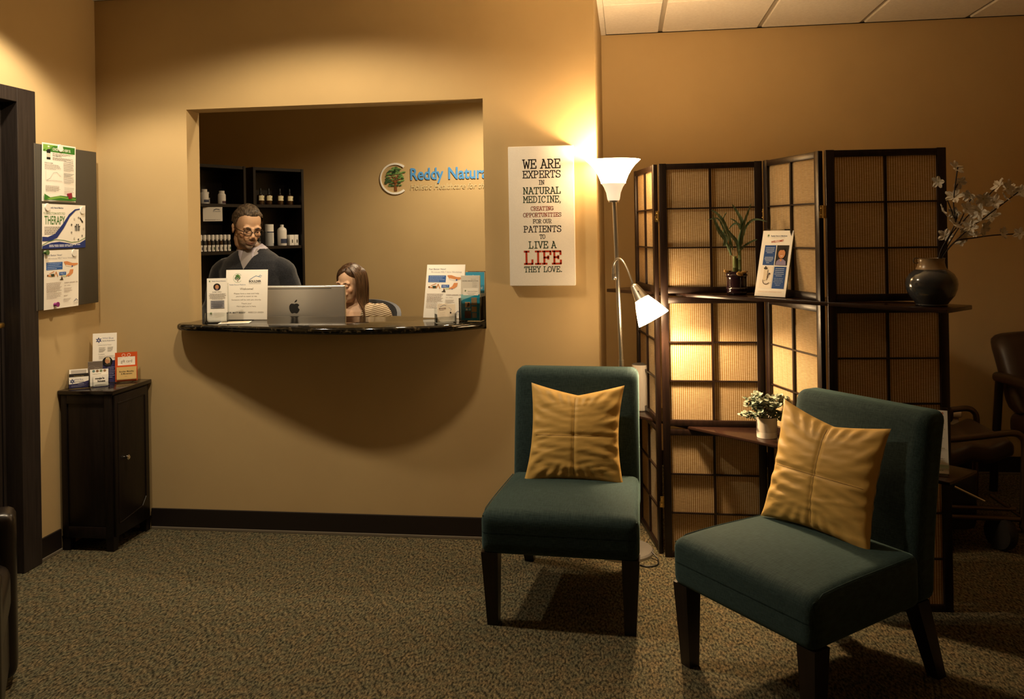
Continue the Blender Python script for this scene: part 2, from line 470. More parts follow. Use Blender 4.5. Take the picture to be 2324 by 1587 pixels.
wall('wall_right', ((2.6, -1.6, 0), (2.72, DF, ZC)))
wall('wall_rear', ((-2.9, -1.72, 0), (2.72, -1.6, ZC)))

# suspended ceiling: deck plus the tile pattern with its grid
TILE = mat('ceiling_tile', (.78, .75, .70), .9, spec=.1)
noise_mix(TILE, (.74, .71, .66, 1), (.80, .77, .72, 1), 60, bump=.25, bscale=180, dist=.002)
TBAR = mat('ceiling_grid', (.40, .36, .30), .6)
cm = MB()
cm.b2((-3.72, -1.72, ZC + .014), (2.72, 6.9, ZC + .08), TBAR)
xs = [XR + .032] + [.2326 + .6096 * i for i in range(4)] + [2.57]
ys = [DF - .012 - .6096 * i - (.10 if i else 0) for i in range(12)]
ys = [DF - .014, 4.712] + [4.712 - .6096 * i for i in range(1, 11)]
for i in range(len(xs) - 1):
    for j in range(len(ys) - 1):
        lo = (xs[i] + (.0 if i == 0 else .013), ys[j + 1] + .003, ZC); hi = (xs[i + 1] - .013, ys[j] - .003, ZC + .014)
        cm.b2(lo, hi, TILE, .004, 1)
x = XR - .012
while x > -2.9:
    for j in range(len(ys) - 1):
        if ys[j + 1] < D - .3: cm.b2((x - .597, ys[j + 1] + .003, ZC), (x - .013, min(ys[j], D) - .003, ZC + .014), TILE, .004, 1)
    x -= .6096
cm.b2((-3.6, D + T, ZC), (XR - .12, 6.7, ZC + .014), TILE)
cm.b2((XR, D, ZC + .001), (XR + .03, DF, ZC + .013), TILE)
struct(cm.build('ceiling', None, smooth=False))

# baseboards: dark vinyl cove with a grey strip along the carpet
GSTRIP = mat('strip_grey', (.17, .145, .11), .5)
def base(name, lo, hi, out):
    mb = MB(); mb.b2(lo, hi, BASEM, .003)
    lo2 = list(lo); hi2 = list(hi); hi2[2] = .014; lo2[2] = 0
    for k in range(2):
        lo2[k] += min(out[k], 0); hi2[k] += max(out[k], 0)
    mb.b2(lo2, hi2, GSTRIP, .002)
    return struct(mb.build(name, None, smooth=False))
base('baseboard_front', (-2.465, D - .011, .0), (XR, D, .107), (0, -.004, 0))
base('baseboard_left', (XL, 3.612, .0), (XL + .011, 3.765, .107), (.004, 0, 0))
base('baseboard_far', (XR + .012, DF - .011, .0), (2.6, DF, .107), (0, -.004, 0))
base('baseboard_return', (XR, D + .03, .0), (XR + .011, DF, .107), (.004, 0, 0))

# door and its casing in the left wall
mb = MB()
CS = .026
mb.b2((XL - .10, 3.487, 0), (XL + CS, 3.607, 2.20), None, .003)
mb.b2((XL - .10, 2.56, 2.135), (XL + CS, 3.487, 2.20), None, .003)
mb.b2((XL - .10, 2.56, 0), (XL + CS, 2.63, 2.135), None, .003)
mb.b2((XL - .10, 3.472, 0), (XL - .055, 3.487, 2.135), None, .002)
struct(mb.build('trim_1', DOORW, smooth=False))
mb = MB()
mb.b2((XL - .105, 3.36, .01), (XL - .06, 3.468, 2.13), None, .002)
mb.b2((XL - .105, 2.64, .01), (XL - .06, 2.76, 2.13), None, .002)
mb.b2((XL - .105, 2.76, .01), (XL - .06, 3.36, .26), None, .002)
mb.b2((XL - .105, 2.76, 1.02), (XL - .06, 3.36, 2.13), None, .002)
door = struct(mb.build('door_1', DOORW, smooth=False))
pane = MB().b2((XL - .09, 2.755, .255), (XL - .08, 3.365, 1.025)).build('glass_lite', mat('frosted_lite', (.62, .54, .38), .5), door)
lk = MB().b2((XL - .06, 3.40, 1.06), (XL - .057, 3.462, 1.20), BRASS, .001)
lk.cyl((XL - .06, 3.43, 1.13), (XL - .02, 3.43, 1.13), .012, .012, BLACK)
lk.b2((XL - .028, 3.33, 1.118), (XL - .012, 3.44, 1.142), BRASS, .006)
lk.build('door_handle', None, door)
# ================================================================== RECEPTION COUNTER
GRAN = mat('granite', (.02, .018, .014), .08, spec=.6)
n, l, b = nodes(GRAN)
tc = n.new('ShaderNodeTexCoord')
t1 = n.new('ShaderNodeTexVoronoi'); t1.inputs['Scale'].default_value = 55; l.new(tc.outputs['Object'], t1.inputs['Vector'])
t2 = n.new('ShaderNodeTexNoise'); t2.inputs['Scale'].default_value = 48; t2.inputs['Detail'].default_value = 4; l.new(tc.outputs['Object'], t2.inputs['Vector'])
q1 = n.new('ShaderNodeValToRGB'); e = q1.color_ramp.elements
e[0].position = .48; e[0].color = (.010, .009, .007, 1); e[1].position = .74; e[1].color = (.34, .25, .13, 1)
k2 = q1.color_ramp.elements.new(.60); k2.color = (.055, .042, .024, 1)
l.new(t2.outputs['Fac'], q1.inputs[0])
mx = n.new('ShaderNodeMix'); mx.data_type = 'RGBA'; mx.blend_type = 'MIX'
q2 = n.new('ShaderNodeValToRGB'); q2.color_ramp.elements[0].position = .0; q2.color_ramp.elements[0].color = (1, 1, 1, 1); q2.color_ramp.elements[1].position = .32; q2.color_ramp.elements[1].color = (.25, .25, .25, 1)
l.new(t1.outputs['Distance'], q2.inputs[0])
mx.blend_type = 'MULTIPLY'; mx.inputs[0].default_value = 1
l.new(q1.outputs[0], mx.inputs[6]); l.new(q2.outputs[0], mx.inputs[7]); l.new(mx.outputs[2], b.inputs['Base Color'])

ctrl = [(-2.286, 4.098), (-2.287, 4.065), (-2.262, 4.020), (-2.19, 3.985), (-2.063, 3.957), (-1.84, 3.902), (-1.55, 3.848), (-1.30, 3.830), (-1.08, 3.858), (-.88, 3.928), (-.775, 4.015), (-.712, 4.078), (-.695, 4.098)]
def cr(P, k=5):
    out = []
    for i in range(len(P) - 1):
        p0, p1, p2, p3 = (Vector(P[max(i - 1, 0)]), Vector(P[i]), Vector(P[i + 1]), Vector(P[min(i + 2, len(P) - 1)]))
        for j in range(k):
            t = j / k
            out.append(.5 * (2 * p1 + (p2 - p0) * t + (2 * p0 - 5 * p1 + 4 * p2 - p3) * t * t + (3 * p1 - p0 - 3 * p2 + p3) * t ** 3))
    out.append(Vector(P[-1])); return out
front = [tuple(p) for p in cr(ctrl)]
bm = bmesh.new()
ZT, TH = 1.07, .034
vsb = [bm.verts.new((x, y, ZT)) for x, y in front] + [bm.verts.new(p) for p in ((-.695, 4.385, ZT), (-2.238, 4.385, ZT), (-2.238, 4.098, ZT))]
f = bm.faces.new(vsb)
ex = bmesh.ops.extrude_face_region(bm, geom=[f]); bmesh.ops.translate(bm, vec=(0, 0, -TH), verts=[g for g in ex['geom'] if isinstance(g, bmesh.types.BMVert)])
ed = [e for e in bm.edges if abs(e.verts[0].co.z - e.verts[1].co.z) < 1e-5 and len(e.link_faces) == 2 and max(e.verts[0].co.y, e.verts[1].co.y) < 4.0985]
bmesh.ops.bevel(bm, geom=ed, offset=.0150, segments=5, profile=.5, affect='EDGES')
bmesh.ops.recalc_face_normals(bm, faces=bm.faces)
me = bpy.data.meshes.new('granite_countertop'); bm.to_mesh(me); bm.free(); me.materials.append(GRAN)
me.shade_smooth(); me.set_sharp_from_angle(angle=R(40))
tag(link('granite_countertop', me), 'bow-fronted dark speckled granite counter slab in the reception opening', 'countertop')

# ------------------------------------------------------------------ desk and computer behind the counter
dk = thing('reception_desk', 'dark desk hidden behind the granite counter, holding the computer', 'desk', (-1.45, 4.5, 0))
MB().b2((-.62, -.16, .72), (.72, .17, .75), None, .004).build('desktop', ESP, dk)
for sx in (-.58, .66): MB().b2((sx, -.15, 0), (sx + .03, .16, .72)).build('leg', ESP, dk)
im = thing('desktop_computer', 'silver all-in-one computer seen from behind above the counter', 'computer', (-1.832, 4.56, .75), (0, 0, R(1)))
mb = MB()
def fbow(w, p):
    # curved back: thicker in the middle
    if p[1] < 0: w[1] -= .016 * (1 - p[0] ** 2) * (1 - p[2] ** 2)
    return w
mb.rbox((0, 0, .262), (.538, .018, .43), .008, None, 16, fbow)
# round the outline corners
for i, v in enumerate(mb.v):
    x, y, z = v; cx, cz = .269 - .014, .215 - .014; dx, dz = abs(x) - cx, abs(z - .262) - cz
    if dx > 0 and dz > 0:
        k = math.hypot(dx, dz)
        if k > .014: mb.v[i] = (math.copysign(cx + dx / k * .014, x), y, .262 + math.copysign(cz + dz / k * .014, z - .262))
scr = mb.build('display_shell', ALU, im)
def yb(x, z): return -.0095 - .016 * (1 - (x / .269) ** 2) * (1 - ((z - .262) / .215) ** 2)
def logo(cx, cz, s):
    # apple outline (bitten on the right) with a leaf
    b = []
    for t in [(0, .30), (.12, .34), (.26, .33), (.36, .26), (.405, .19)]: b.append(t)
    for t in arc(.47, .05, .17, .155, 115, 245, 8): b.append(t)
    for t in [(.43, -.14), (.36, -.29), (.25, -.42), (.15, -.45), (.05, -.41), (-.05, -.41), (-.16, -.45), (-.27, -.40), (-.37, -.25), (-.43, -.06), (-.43, .12), (-.37, .26), (-.25, .34), (-.12, .33)]: b.append(t)
    lf = [(.0, .40), (.02, .50), (.10, .60), (.21, .65), (.21, .56), (.14, .46)]
    mb = MB()
    for q in (b, lf):
        pts = [(cx + x * s, yb(cx + x * s, cz + z * s) - .0004, cz + z * s) for x, z in q]
        if len(q) > 8:
            c = (cx - .02 * s, yb(cx, cz) - .0004, cz - .05 * s); k = len(pts)
            mb.add(pts + [c], [(i, (i + 1) % k, k) for i in range(k)])
        else: mb.add(pts, [tuple(range(len(pts)))])
    return mb
logo(-.022, .352, .071).build('fruit_logo', BLACK, scr, smooth=False)
sl = MB(); k = 12
for i in range(k):
    a, c2 = -.21 + .40 * i / k, -.21 + .40 * (i + 1) / k
    sl.add([(a, yb(a, .459) - .0005, .4575), (c2, yb(c2, .459) - .0005, .4575), (c2, yb(c2, .462) - .0005, .4605), (a, yb(a, .462) - .0005, .4605)], [(0, 1, 2, 3)])
sl.build('vent_slot', BLACK, scr, smooth=False)
MB().b2((-.255, .0092, .08), (.255, .0105, .46)).build('screen_glass', BLACK, im, smooth=False)
MB().box((0, .02, .09), (.19, .006, .20), None, .002, rot=(R(-18), 0, 0)).b2((-.095, -.02, 0), (.095, .12, .006), None, .002).build('stand', ALU, im)

# ------------------------------------------------------------------ papers and holders on the counter
NAVY, BLUE, TXT, GRN, RED = '#2c3a6b', '#3f6db3', '#4a443e', '#3f6b3c', '#c14a22'
def emblem_line(s, x, y, h, w, big=.010):
    s.tree(x, y, h * 1.2)
    s.text('Reddy Natural Medicine', x + h * 1.5 * s.h / s.w, y - h * .1, h * .75, '#3c4f74', w=w)
s = Sheet(.228, .262, .003)
s.tree(.28, .835, .095); s.text('Reddy Natural Medicine', .28, .69, .024, '#7d8fae', 'c', w=.39)
s.strip([(.57, .80), (.65, .845), (.72, .875), (.78, .86), (.84, .85)], .010, '#5d87b4'); s.strip([(.78, .86), (.82, .89), (.86, .87)], .008, '#5d87b4')
s.text('BOULDER', .70, .745, .042, '#27231f', 'c', w=.29, bold=.03); s.text('Mobility & Movement', .70, .715, .015, '#4a443e', 'c', w=.28)
s.text('Welcome!', .5, .595, .042, '#6b635a', 'c', w=.32)
for tx, y, w in (('Please have a seat and help', .51, .60), ('yourself to water or tea', .455, .50), ('Someone will be with you shortly.', .385, .71), ('Thank you!', .31, .24), ('We\'re glad you\'re here.', .255, .47)):
    s.text(tx, .5, y, .026, '#8a8177', 'c', w=w)
s.text('DR. MATT REDDY', .08, .125, .030, '#1d1a18', 'l', w=.41, bold=.015, shear=.25); s.text('REBECCA GREEN', .55, .13, .028, '#9a938b', 'l', w=.37, shear=.2)
s.build(PAPER, 'welcome_card', 'white welcome card with tree emblem and signatures on the counter', 'sign', (-1.988, 4.215, 1.0705), (R(-5), 0, R(2)), bev=.0006)

h = thing('leaflet_holder', 'clear narrow leaflet holder at the left end of the counter', 'leaflet holder', (-2.083, 4.085, 1.0702), (0, 0, R(14)))
MB().b2((-.056, -.030, 0), (.056, .03, .003), None, .001).b2((-.056, .012, .003), (.056, .015, .20), None, .001).build('back_plate', ACRY, h)
mb = MB().b2((-.056, -.030, .003), (.056, -.0275, .052), None, .001).b2((-.056, -.0275, .003), (-.0535, .012, .052)).b2((.0535, -.0275, .003), (.056, .012, .052)); mb.build('front_pocket', ACRY, h)
s = Sheet(.100, .222, .006)
s.tree(.14, .93, .022); s.text('Reddy Natural Medicine', .25, .925, .022, '#3c4f74', w=.68)
s.disc(.5, .80, .082, '#2a211e'); s.disc(.5, .80, .040, '#c08a63', asp=1.25); s.disc(.5, .745, .030, '#7d6b78', asp=.6)
s.text('DR. MATT REDDY', .5, .675, .018, '#2a2724', 'c', w=.46, bold=.01)
s.lines(.1, .95, .645, .52, 8, '#8d857c', .007, center=True)
s.rect(.18, .31, .86, .49, '#8b8b92'); s.lines(.22, .82, .465, .335, 7, '#4c4b52', .009, center=True)
s.tree(.20, .19, .035); s.lines(.36, .85, .215, .13, 5, '#c9c3ba', .006)
s.build(PAPER, 'portrait_leaflet', 'white leaflet with round portrait photo in the clear left holder', 'leaflet', (-2.084, 4.0895, 1.0735), (R(-2), 0, R(14)))
s = Sheet(.150, .1, .0006)
s.rect(.05, .45, .95, .95, '#d8c9a8'); s.lines(.08, .9, .35, .1, 4, '#8d857c', .03)
s.build(PAPER, 'loose_flyer', 'loose paper lying flat on the counter in front of the welcome card', 'paper', (-1.965, 4.02, 1.0712), (R(-90), 0, R(16)))

# melt flyer, also used on the notice board
def melt(w, h, t):
    s = Sheet(w, h, t)
    s.text('Feel Better Now!', .06, .90, .030, '#3a4675', w=.44); s.text('90-minute MELT Intro Workshop', .12, .845, .030, '#a9a6ac', w=.80)
    s.rect(.06, .665, .52, .795, '#3c66ad'); s.lines(.09, .49, .775, .685, 4, '#b9c9ea', .008)
    s.poly([(.55, .79), (.62, .72), (.80, .705), (.97, .735), (.97, .76), (.80, .765), (.66, .80), (.57, .80)], '#d9935f'); s.poly([(.60, .725), (.78, .70), (.80, .715), (.62, .74)], '#f5efe4'); s.disc(.80, .71, .016, '#3c57a0')
    s.poly([(.74, .655), (.84, .655), (.82, .585), (.74, .545), (.60, .535), (.60, .55), (.70, .59)], '#d9935f'); s.disc(.70, .54, .012, '#3c57a0', asp=.7)
    s.disc(.10, .575, .018, '#5a3a26'); s.poly([(.11, .585), (.20, .575), (.28, .60), (.30, .55), (.20, .55), (.11, .56)], '#d2925f'); s.poly([(.18, .595), (.27, .60), (.29, .555), (.20, .55)], '#3d4a3a')
    s.strip([(.29, .565), (.33, .63), (.38, .55)], .018, '#d2925f'); s.strip([(.14, .60), (.24, .63), (.28, .64)], .012, '#d2925f')
    s.rect(.42, .565, .62, .62, '#3c66ad'); s.text('MELT', .52, .578, .028, '#c6d2ee', 'c', w=.14); s.rect(.52, .535, .62, .565, '#c9d3b2')
    s.disc(.49, .545, .012, '#c08a63'); s.poly([(.46, .48), (.48, .535), (.51, .535), (.54, .48)], '#4a4238'); s.strip([(.44, .485), (.48, .50)], .012, '#2a2a30')
    s.lines(.06, .50, .445, .29, 9, '#8a7568', .006, seed=3); s.lines(.06, .50, .265, .19, 4, '#8a7568', .006, seed=4)
    s.text('SUNDAY JANUARY 19th', .56, .42, .020, '#6b4a3c', w=.40, bold=.01, shear=.1); s.text('1pm - 3:00pm', .56, .375, .014, '#6b4a3c', w=.18)
    s.lines(.55, .80, .335, .27, 4, '#8a7568', .006, seed=5); s.lines(.54, .66, .21, .20, 2, '#8a7568', .006); s.lines(.53, .75, .15, .11, 3, '#8a7568', .006)
    s.strip([(.84, .09), (.90, .13), (.95, .10)], .010, '#2c3a6b'); s.text('BOULDER', .84, .06, .014, '#6b7385', w=.13)
    return s
s = melt(.216, .279, .004)
s.build(PAPER, 'workshop_flyer', 'tilted white Feel Better Now flyer at the right end of the counter', 'flyer', (-.945, 4.262, 1.0708), (R(-13), 0, R(-11)), bev=.0006)

# trifold leaflets in clear pockets, right end of counter
h = thing('tiered_leaflet_holder', 'clear tiered leaflet holder against the right side of the opening', 'leaflet holder', (-.762, 4.150, 1.0702), (0, 0, R(-8)))
mb = MB().b2((-.060, -.05, 0), (.052, .085, .003), None, .001).b2((-.060, .082, .003), (.052, .085, .235), None, .001)
mb.build('back_plate', ACRY, h)
MB().b2((-.060, -.05, .003), (.052, -.0475, .115), None, .001).b2((-.060, -.0475, .003), (-.0575, .0, .115)).b2((.0495, -.0475, .003), (.052, .082, .12)).build('front_pocket', ACRY, h)
MB().b2((-.060, .018, .003), (.052, .0205, .175), None, .001).build('rear_pocket', ACRY, h)
s = Sheet(.098, .222, .012)
s.rect(0, 0, 1, .60, '#1787a5'); s.poly([(0, .60), (1, .60), (.9, .585), (.1, .46), (0, .42)], '#8fc3c4'); s.rect(.0, .58, 1, 1, '#ddd8cd')
for tx, y, w in (('Discover', .91, .26),): s.text(tx, .55, y, .018, '#6d645a', 'l', w=w)
s.text('VISCERAL MANIPULATION', .06, .868, .022, '#4a4540', w=.86, bold=.015)
for tx, y in (('Enhance', .825), ('Healing', .78), ('Health', .74)): s.text(tx, .62, y, .017, '#6d645a', w=.22)
s.rect(.12, .56, .92, .72, '#f2eee4'); s.tree(.24, .655, .028); s.text('Reddy Natural Medicine', .36, .64, .018, '#3c4f74', w=.52); s.lines(.3, .8, .61, .58, 2, '#8d857c', .006, center=True)
for x, y, a, bb, c in ((.55, .34, .30, .17, '#8f7a5c'), (.22, .29, .27, .12, '#c79b72'), (.57, .19, .27, .12, '#b89160'), (.20, .05, .34, .16, '#5d3a26'), (.60, .06, .24, .11, '#9c8a78'), (.26, .225, .1, .04, '#d5e4e6'), (.42, .225, .1, .04, '#9fd0d8')):
    s.rect(x, y, x + a, y + bb, c)
s.poly([(.30, .30), (.38, .40), (.46, .38), (.46, .31)], '#3a2a20')
s.build(PAPER, 'teal_leaflet', 'stack of teal Visceral Manipulation leaflets in the front clear pocket', 'leaflet', (-.7705, 4.1295, 1.0735), (R(-2), 0, R(-8)))
s = Sheet(.100, .235, .014)
s.rect(0, .55, 1, 1, '#3f9cc4'); s.poly([(.30, .80), (.40, .95), (.43, .87), (.60, .77), (.70, .745), (.58, .715), (.40, .725)], '#e9eef0')
for k in range(3): s.strip([(.36 + .05 * k, .74), (.40 + .03 * k, .90 - .04 * k)], .006, '#3f9cc4')
s.text('CranioSacral', .5, .64, .05, '#e9eef0', 'c', w=.80)
s.build(PAPER, 'blue_leaflet', 'sky blue leaflet with white feather mark in the rear clear pocket', 'leaflet', (-.760, 4.2062, 1.0735), (R(-2), 0, R(-8)))
for k, (c, y) in enumerate((('#3c3430', 4.224),)):
    Sheet(.100, .238, .006).build(mat('dark_leaflet', c, .5), 'dark_leaflet', 'dark leaflet behind the sky blue leaflet', 'leaflet', (-.7545, y, 1.0735), (R(-2), 0, R(-8)))

h = thing('card_holder', 'small clear business card holder in front of the workshop flyer', 'card holder', (-.888, 4.060, 1.0702), (0, 0, R(28)))
MB().b2((-.050, -.03, 0), (.050, .03, .003), None, .001).b2((-.050, .012, .003), (.050, .0145, .07), None, .001).build('back_plate', ACRY, h)
MB().b2((-.050, -.03, .003), (.050, -.0275, .03), None, .001).b2((-.05, -.0275, .003), (-.0475, .012, .045)).b2((.0475, -.0275, .003), (.05, .012, .045)).build('front_pocket', ACRY, h)
s = Sheet(.05, .089, .012)
s.strip([(.25, .83), (.5, .88), (.7, .93), (.88, .88)], .02, '#4b6a94'); s.text('BOULDER', .16, .70, .07, '#6b3a2c', w=.72, bold=.03); s.lines(.2, .85, .66, .64, 2, '#6b4a3c', .01); s.lines(.2, .8, .50, .2, 4, '#a8a097', .01)
s.build(PAPER, 'business_cards', 'upright white business cards in the small clear holder on the counter', 'cards', (-.9025, 4.0585, 1.0735), (R(-3), 0, R(28)))
s = Sheet(.042, .086, .010)
s.strip([(.2, .8), (.5, .7), (.35, .55)], .02, '#8ba0c4'); s.disc(.4, .5, .05, '#1d1a18'); s.lines(.2, .8, .3, .15, 3, '#a8a097', .01)
s.build(PAPER, 'business_cards', 'narrower white cards with black dot beside the BOULDER cards', 'cards', (-.8615, 4.0785, 1.0735), (R(-3), 0, R(28)))

# ------------------------------------------------------------------ bookcases with bottles
def bookcase(name, label, p0, hd, w, shelves):
    t = thing(name, label, 'bookcase', (p0[0], p0[1], 0), (0, 0, R(hd)))
    DP, H = .26, 2.02
    MB().b2((0, 0, 0), (.02, DP, H)).build('side_panel', ESP, t, smooth=False)
    MB().b2((w - .02, 0, 0), (w, DP, H)).build('side_panel', ESP, t, smooth=False)
    MB().b2((.02, .004, H - .022), (w - .02, DP, H)).build('top_panel', ESP, t, smooth=False)
    MB().b2((.02, DP - .008, .06), (w - .02, DP, H - .022)).build('back_panel', ESP, t, smooth=False)
    MB().b2((.02, .02, 0), (w - .02, .035, .06)).build('plinth', ESP, t, smooth=False)
    for z in shelves: MB().b2((.02, .006, z - .022), (w - .02, DP - .008, z)).build('shelf', ESP, t, smooth=False)
    u = Vector((math.cos(R(hd)), math.sin(R(hd)), 0)); v = Vector((-u.y, u.x, 0))
    return t, lambda a, d, z: tuple(Vector((p0[0], p0[1], z)) + u * a + v * d)
HL, HR = 64.0, 54.0
ul = Vector((math.cos(R(HL)), math.sin(R(HL))))
pL = Vector((-2.768, 5.90)) - ul * .62
ShL, ShR = (1.742, 1.400, 1.05, .72, .39, .08), (1.742, 1.430, 1.09, .74, .40, .08)
bkL, atL = bookcase('bookcase', 'dark bookcase nearer the opening edge, full of white bottles', pL, HL, .62, ShL)
bkR, atR = bookcase('bookcase', 'dark bookcase against the tan wall, holding amber dropper bottles', (-2.735, 5.952), HR, .43, ShR)
WB_ = mat('bottle_white', (.78, .76, .72), .35); AMB = mat('bottle_amber', (.035, .016, .006), .12, spec=.6, coat=.3)
DKB = mat('bottle_dark', (.03, .028, .026), .25); LAB = mat('label_cream', (.80, .74, .50), .6); LABW = mat('label_white', (.74, .72, .68), .6); LABN = mat('label_navy', (.03, .04, .085), .5)
def strip_label(r, z0, z1, a0, a1, m, nseg=12, rr=.0006):
    mb = MB(); vs = []; fs = []
    for i in range(nseg + 1):
        a = R(a0 + (a1 - a0) * i / nseg)
        for z in (z0, z1): vs.append(((r + rr) * math.cos(a), (r + rr) * math.sin(a), z))
    for i in range(nseg): fs.append((2 * i, 2 * i + 2, 2 * i + 3, 2 * i + 1))
    mb.add(vs, fs, m); return mb
def jar(name, label, cat, loc, r, hb, capr, hc, bm_, cm_, lab, face, sh=.55, group=None):
    """bottle with shoulder, cap and printed label; face = direction the label looks (deg)"""
    t = thing(name, label, cat, loc, (0, 0, R(face)), group)
    MB().lathe([(r * .94, 0), (r, .004), (r, hb * (1 - .18)), (r * .93, hb * .9), (capr * 1.02, hb * .97), (capr * .9, hb)], None, 20).build('bottle_body', bm_, t)
    MB().lathe([(capr, hb - .001), (capr, hb + hc * .9), (capr * .92, hb + hc)], None, 18).build('cap', cm_, t)
    for (z0, z1, a0, a1, m_) in lab:
        strip_label(r, hb * z0, hb * z1, a0, a1, m_).build('label', None, t)
    return t
z1 = ShL[0]
FL, FR_ = -26 - 90 + 30, -36 - 90 + 40
jar('supplement_bottle', 'largest white supplement bottle with navy label on the upper shelf', 'bottle', atL(.315, .075, z1), .0305, .086, .021, .018, WB_, WB_, [(.12, .34, -70, 60, LABN)], FL + 90)
jar('supplement_bottle', 'white supplement bottle with maroon label, nearest the bookcase divider', 'bottle', atL(.452, .06, z1), .0275, .080, .020, .016, WB_, WB_, [(.36, .82, -70, 70, LABW), (.05, .28, -60, 70, mat('label_plum', (.05, .02, .035), .5))], FL + 90)
jar('supplement_bottle', 'small dark bottle with white cap between the two white supplement bottles', 'bottle', atL(.388, .15, z1), .0240, .076, .019, .014, DKB, WB_, [(.06, .62, -80, 80, LABW)], FL + 90)
jar('supplement_bottle', 'dark bottle with grey cap at the cut left edge of the upper shelf', 'bottle', atL(.225, .11, z1), .026, .080, .020, .014, DKB, mat('cap_grey', (.3, .29, .27), .5), [(.08, .4, -60, 60, LABN)], FL + 90)
# dropper bottles
def dropper(loc, label):
    t = jar('dropper_bottle', label, 'bottle', loc, .0265, .082, .009, .010, AMB, BLACK, [(.40, .84, -95, 95, LAB)], FR_ + 90, group=None)
    MB().lathe([(.0072, .090), (.0080, .105), (.0070, .122), (.003, .128)], None, 12).build('dropper_bulb', BLACK, t)
    strip_label(.0265, .038, .056, -14, 18, mat('label_mark', (.22, .21, .15), .6), 6, .0010).build('printed_mark', None, t)
    return t
for a, lb in ((.098, 'first amber dropper bottle with cream label, nearest the bookcase divider'), (.166, 'second amber dropper bottle with cream label from the divider'),
              (.262, 'third amber dropper bottle with cream label, past the gap in the row'), (.346, 'fourth amber dropper bottle with cream label, last in the row')):
    dropper(atR(a, .07, ShR[0]), lb)['group'] = 'dropper bottles on the upper right shelf'
# sign on shelf edge
s = Sheet(.13, .10, .001)
s.strip([(.55, .78), (.68, .86), (.85, .82)], .05, '#3d4a5c'); s.text('BOULDER', .52, .66, .07, '#3d4a5c', w=.38); s.lines(.1, .9, .12, .08, 2, '#8d857c', .02)
p = atL(.325, -.004, z1 - .125)
s.build(PAPER, 'shelf_notice', 'white paper notice hanging from the upper shelf of the left bookcase', 'notice', p, (0, 0, R(HL - 34)))
# roller bottles row
for k in range(9):
    a = .215 + .034 * k; lb = ('roller bottle with white cap in the lower row, %s' % ['cut by the opening edge', 'second from the opening edge', 'third from the opening edge', 'fourth from the opening edge', 'fifth from the opening edge', 'sixth from the opening edge', 'third before the man\'s ear', 'just before the man\'s ear', 'partly hidden by the man\'s collar'][k])
    t = thing('roller_bottle', lb, 'bottle', atL(a, .035, ShL[1]), (0, 0, R(FL + 90)), 'roller bottles on the middle shelf')
    MB().lathe([(.0125, 0), (.0135, .003), (.0135, .070), (.011, .078), (.0105, .080)], None, 16).build('bottle_body', DKB if k % 3 else AMB, t)
    MB().lathe([(.0125, .088), (.0125, .118), (.010, .121)], None, 14).lathe([(.010, .080), (.010, .090)], None, 12).build('cap', WB_, t)
    strip_label(.0135, .004, .048, -95, 95, LABW).build('label', None, t)
    strip_label(.0135, .014, .034, -40 + 8 * (k % 4), 5 + 8 * (k % 4), mat('label_tone_%d' % (k % 4), ((.10, .16, .08), (.12, .11, .15), (.13, .12, .10), (.08, .10, .07))[k % 4], .6), 6, .0010).build('printed_mark', None, t)
# right bookcase middle shelf
z2 = ShR[1]
t = thing('spray_can', 'tall white and silver canister beside the man, on the right bookcase', 'canister', atR(.165, .07, z2), (0, 0, R(FR_ + 90)))
MB().lathe([(.0325, 0), (.0335, .003), (.0335, .108)], None, 24).build('can_body', mat('can_grey', (.42, .43, .44), .4), t)
MB().lathe([(.0335, .109), (.0335, .162), (.0315, .164)], None, 24).build('cap', WB_, t)
strip_label(.0335, .02, .10, -20, 75, LABW).build('label', None, t); strip_label(.0335, .102, .108, -95, 95, LABN).build('band', None, t)
t = thing('lotion_bottle', 'large white bottle with navy label on the right bookcase', 'bottle', atR(.275, .07, z2), (0, 0, R(FR_ + 90)))
MB().lathe([(.033, 0), (.0355, .004), (.0355, .115), (.032, .129), (.020, .139), (.0145, .142)], None, 24).build('bottle_body', WB_, t)
MB().lathe([(.0135, .141), (.0135, .160), (.0125, .161)], None, 18).build('cap', WB_, t)
strip_label(.0355, .018, .052, -85, 85, LABN).build('label', None, t)
for k, a in enumerate((.340, .381)):
    t = thing('product_box', 'small cream carton %s the right bookcase side' % ('second from' if k == 0 else 'touching'), 'box', atR(a, .055, z2), (0, 0, R(HR)), 'cream cartons on the right bookcase')
    MB().b2((-.019, -.02, 0), (.019, .02, .082), None, .001).build('carton', LABW, t)
    MB().b2((-.0, -.0208, .02), (.008, -.0202, .045)).build('printed_mark', DKB, t)
jar('dropper_bottle', 'dark dropper bottle just behind the man\'s glasses', 'bottle', atR(.072, .06, z2), .014, .072, .007, .03, DKB, BLACK, [(.1, .5, -80, 80, mat('label_smoke', (.15, .14, .13), .5))], FR_ + 90)

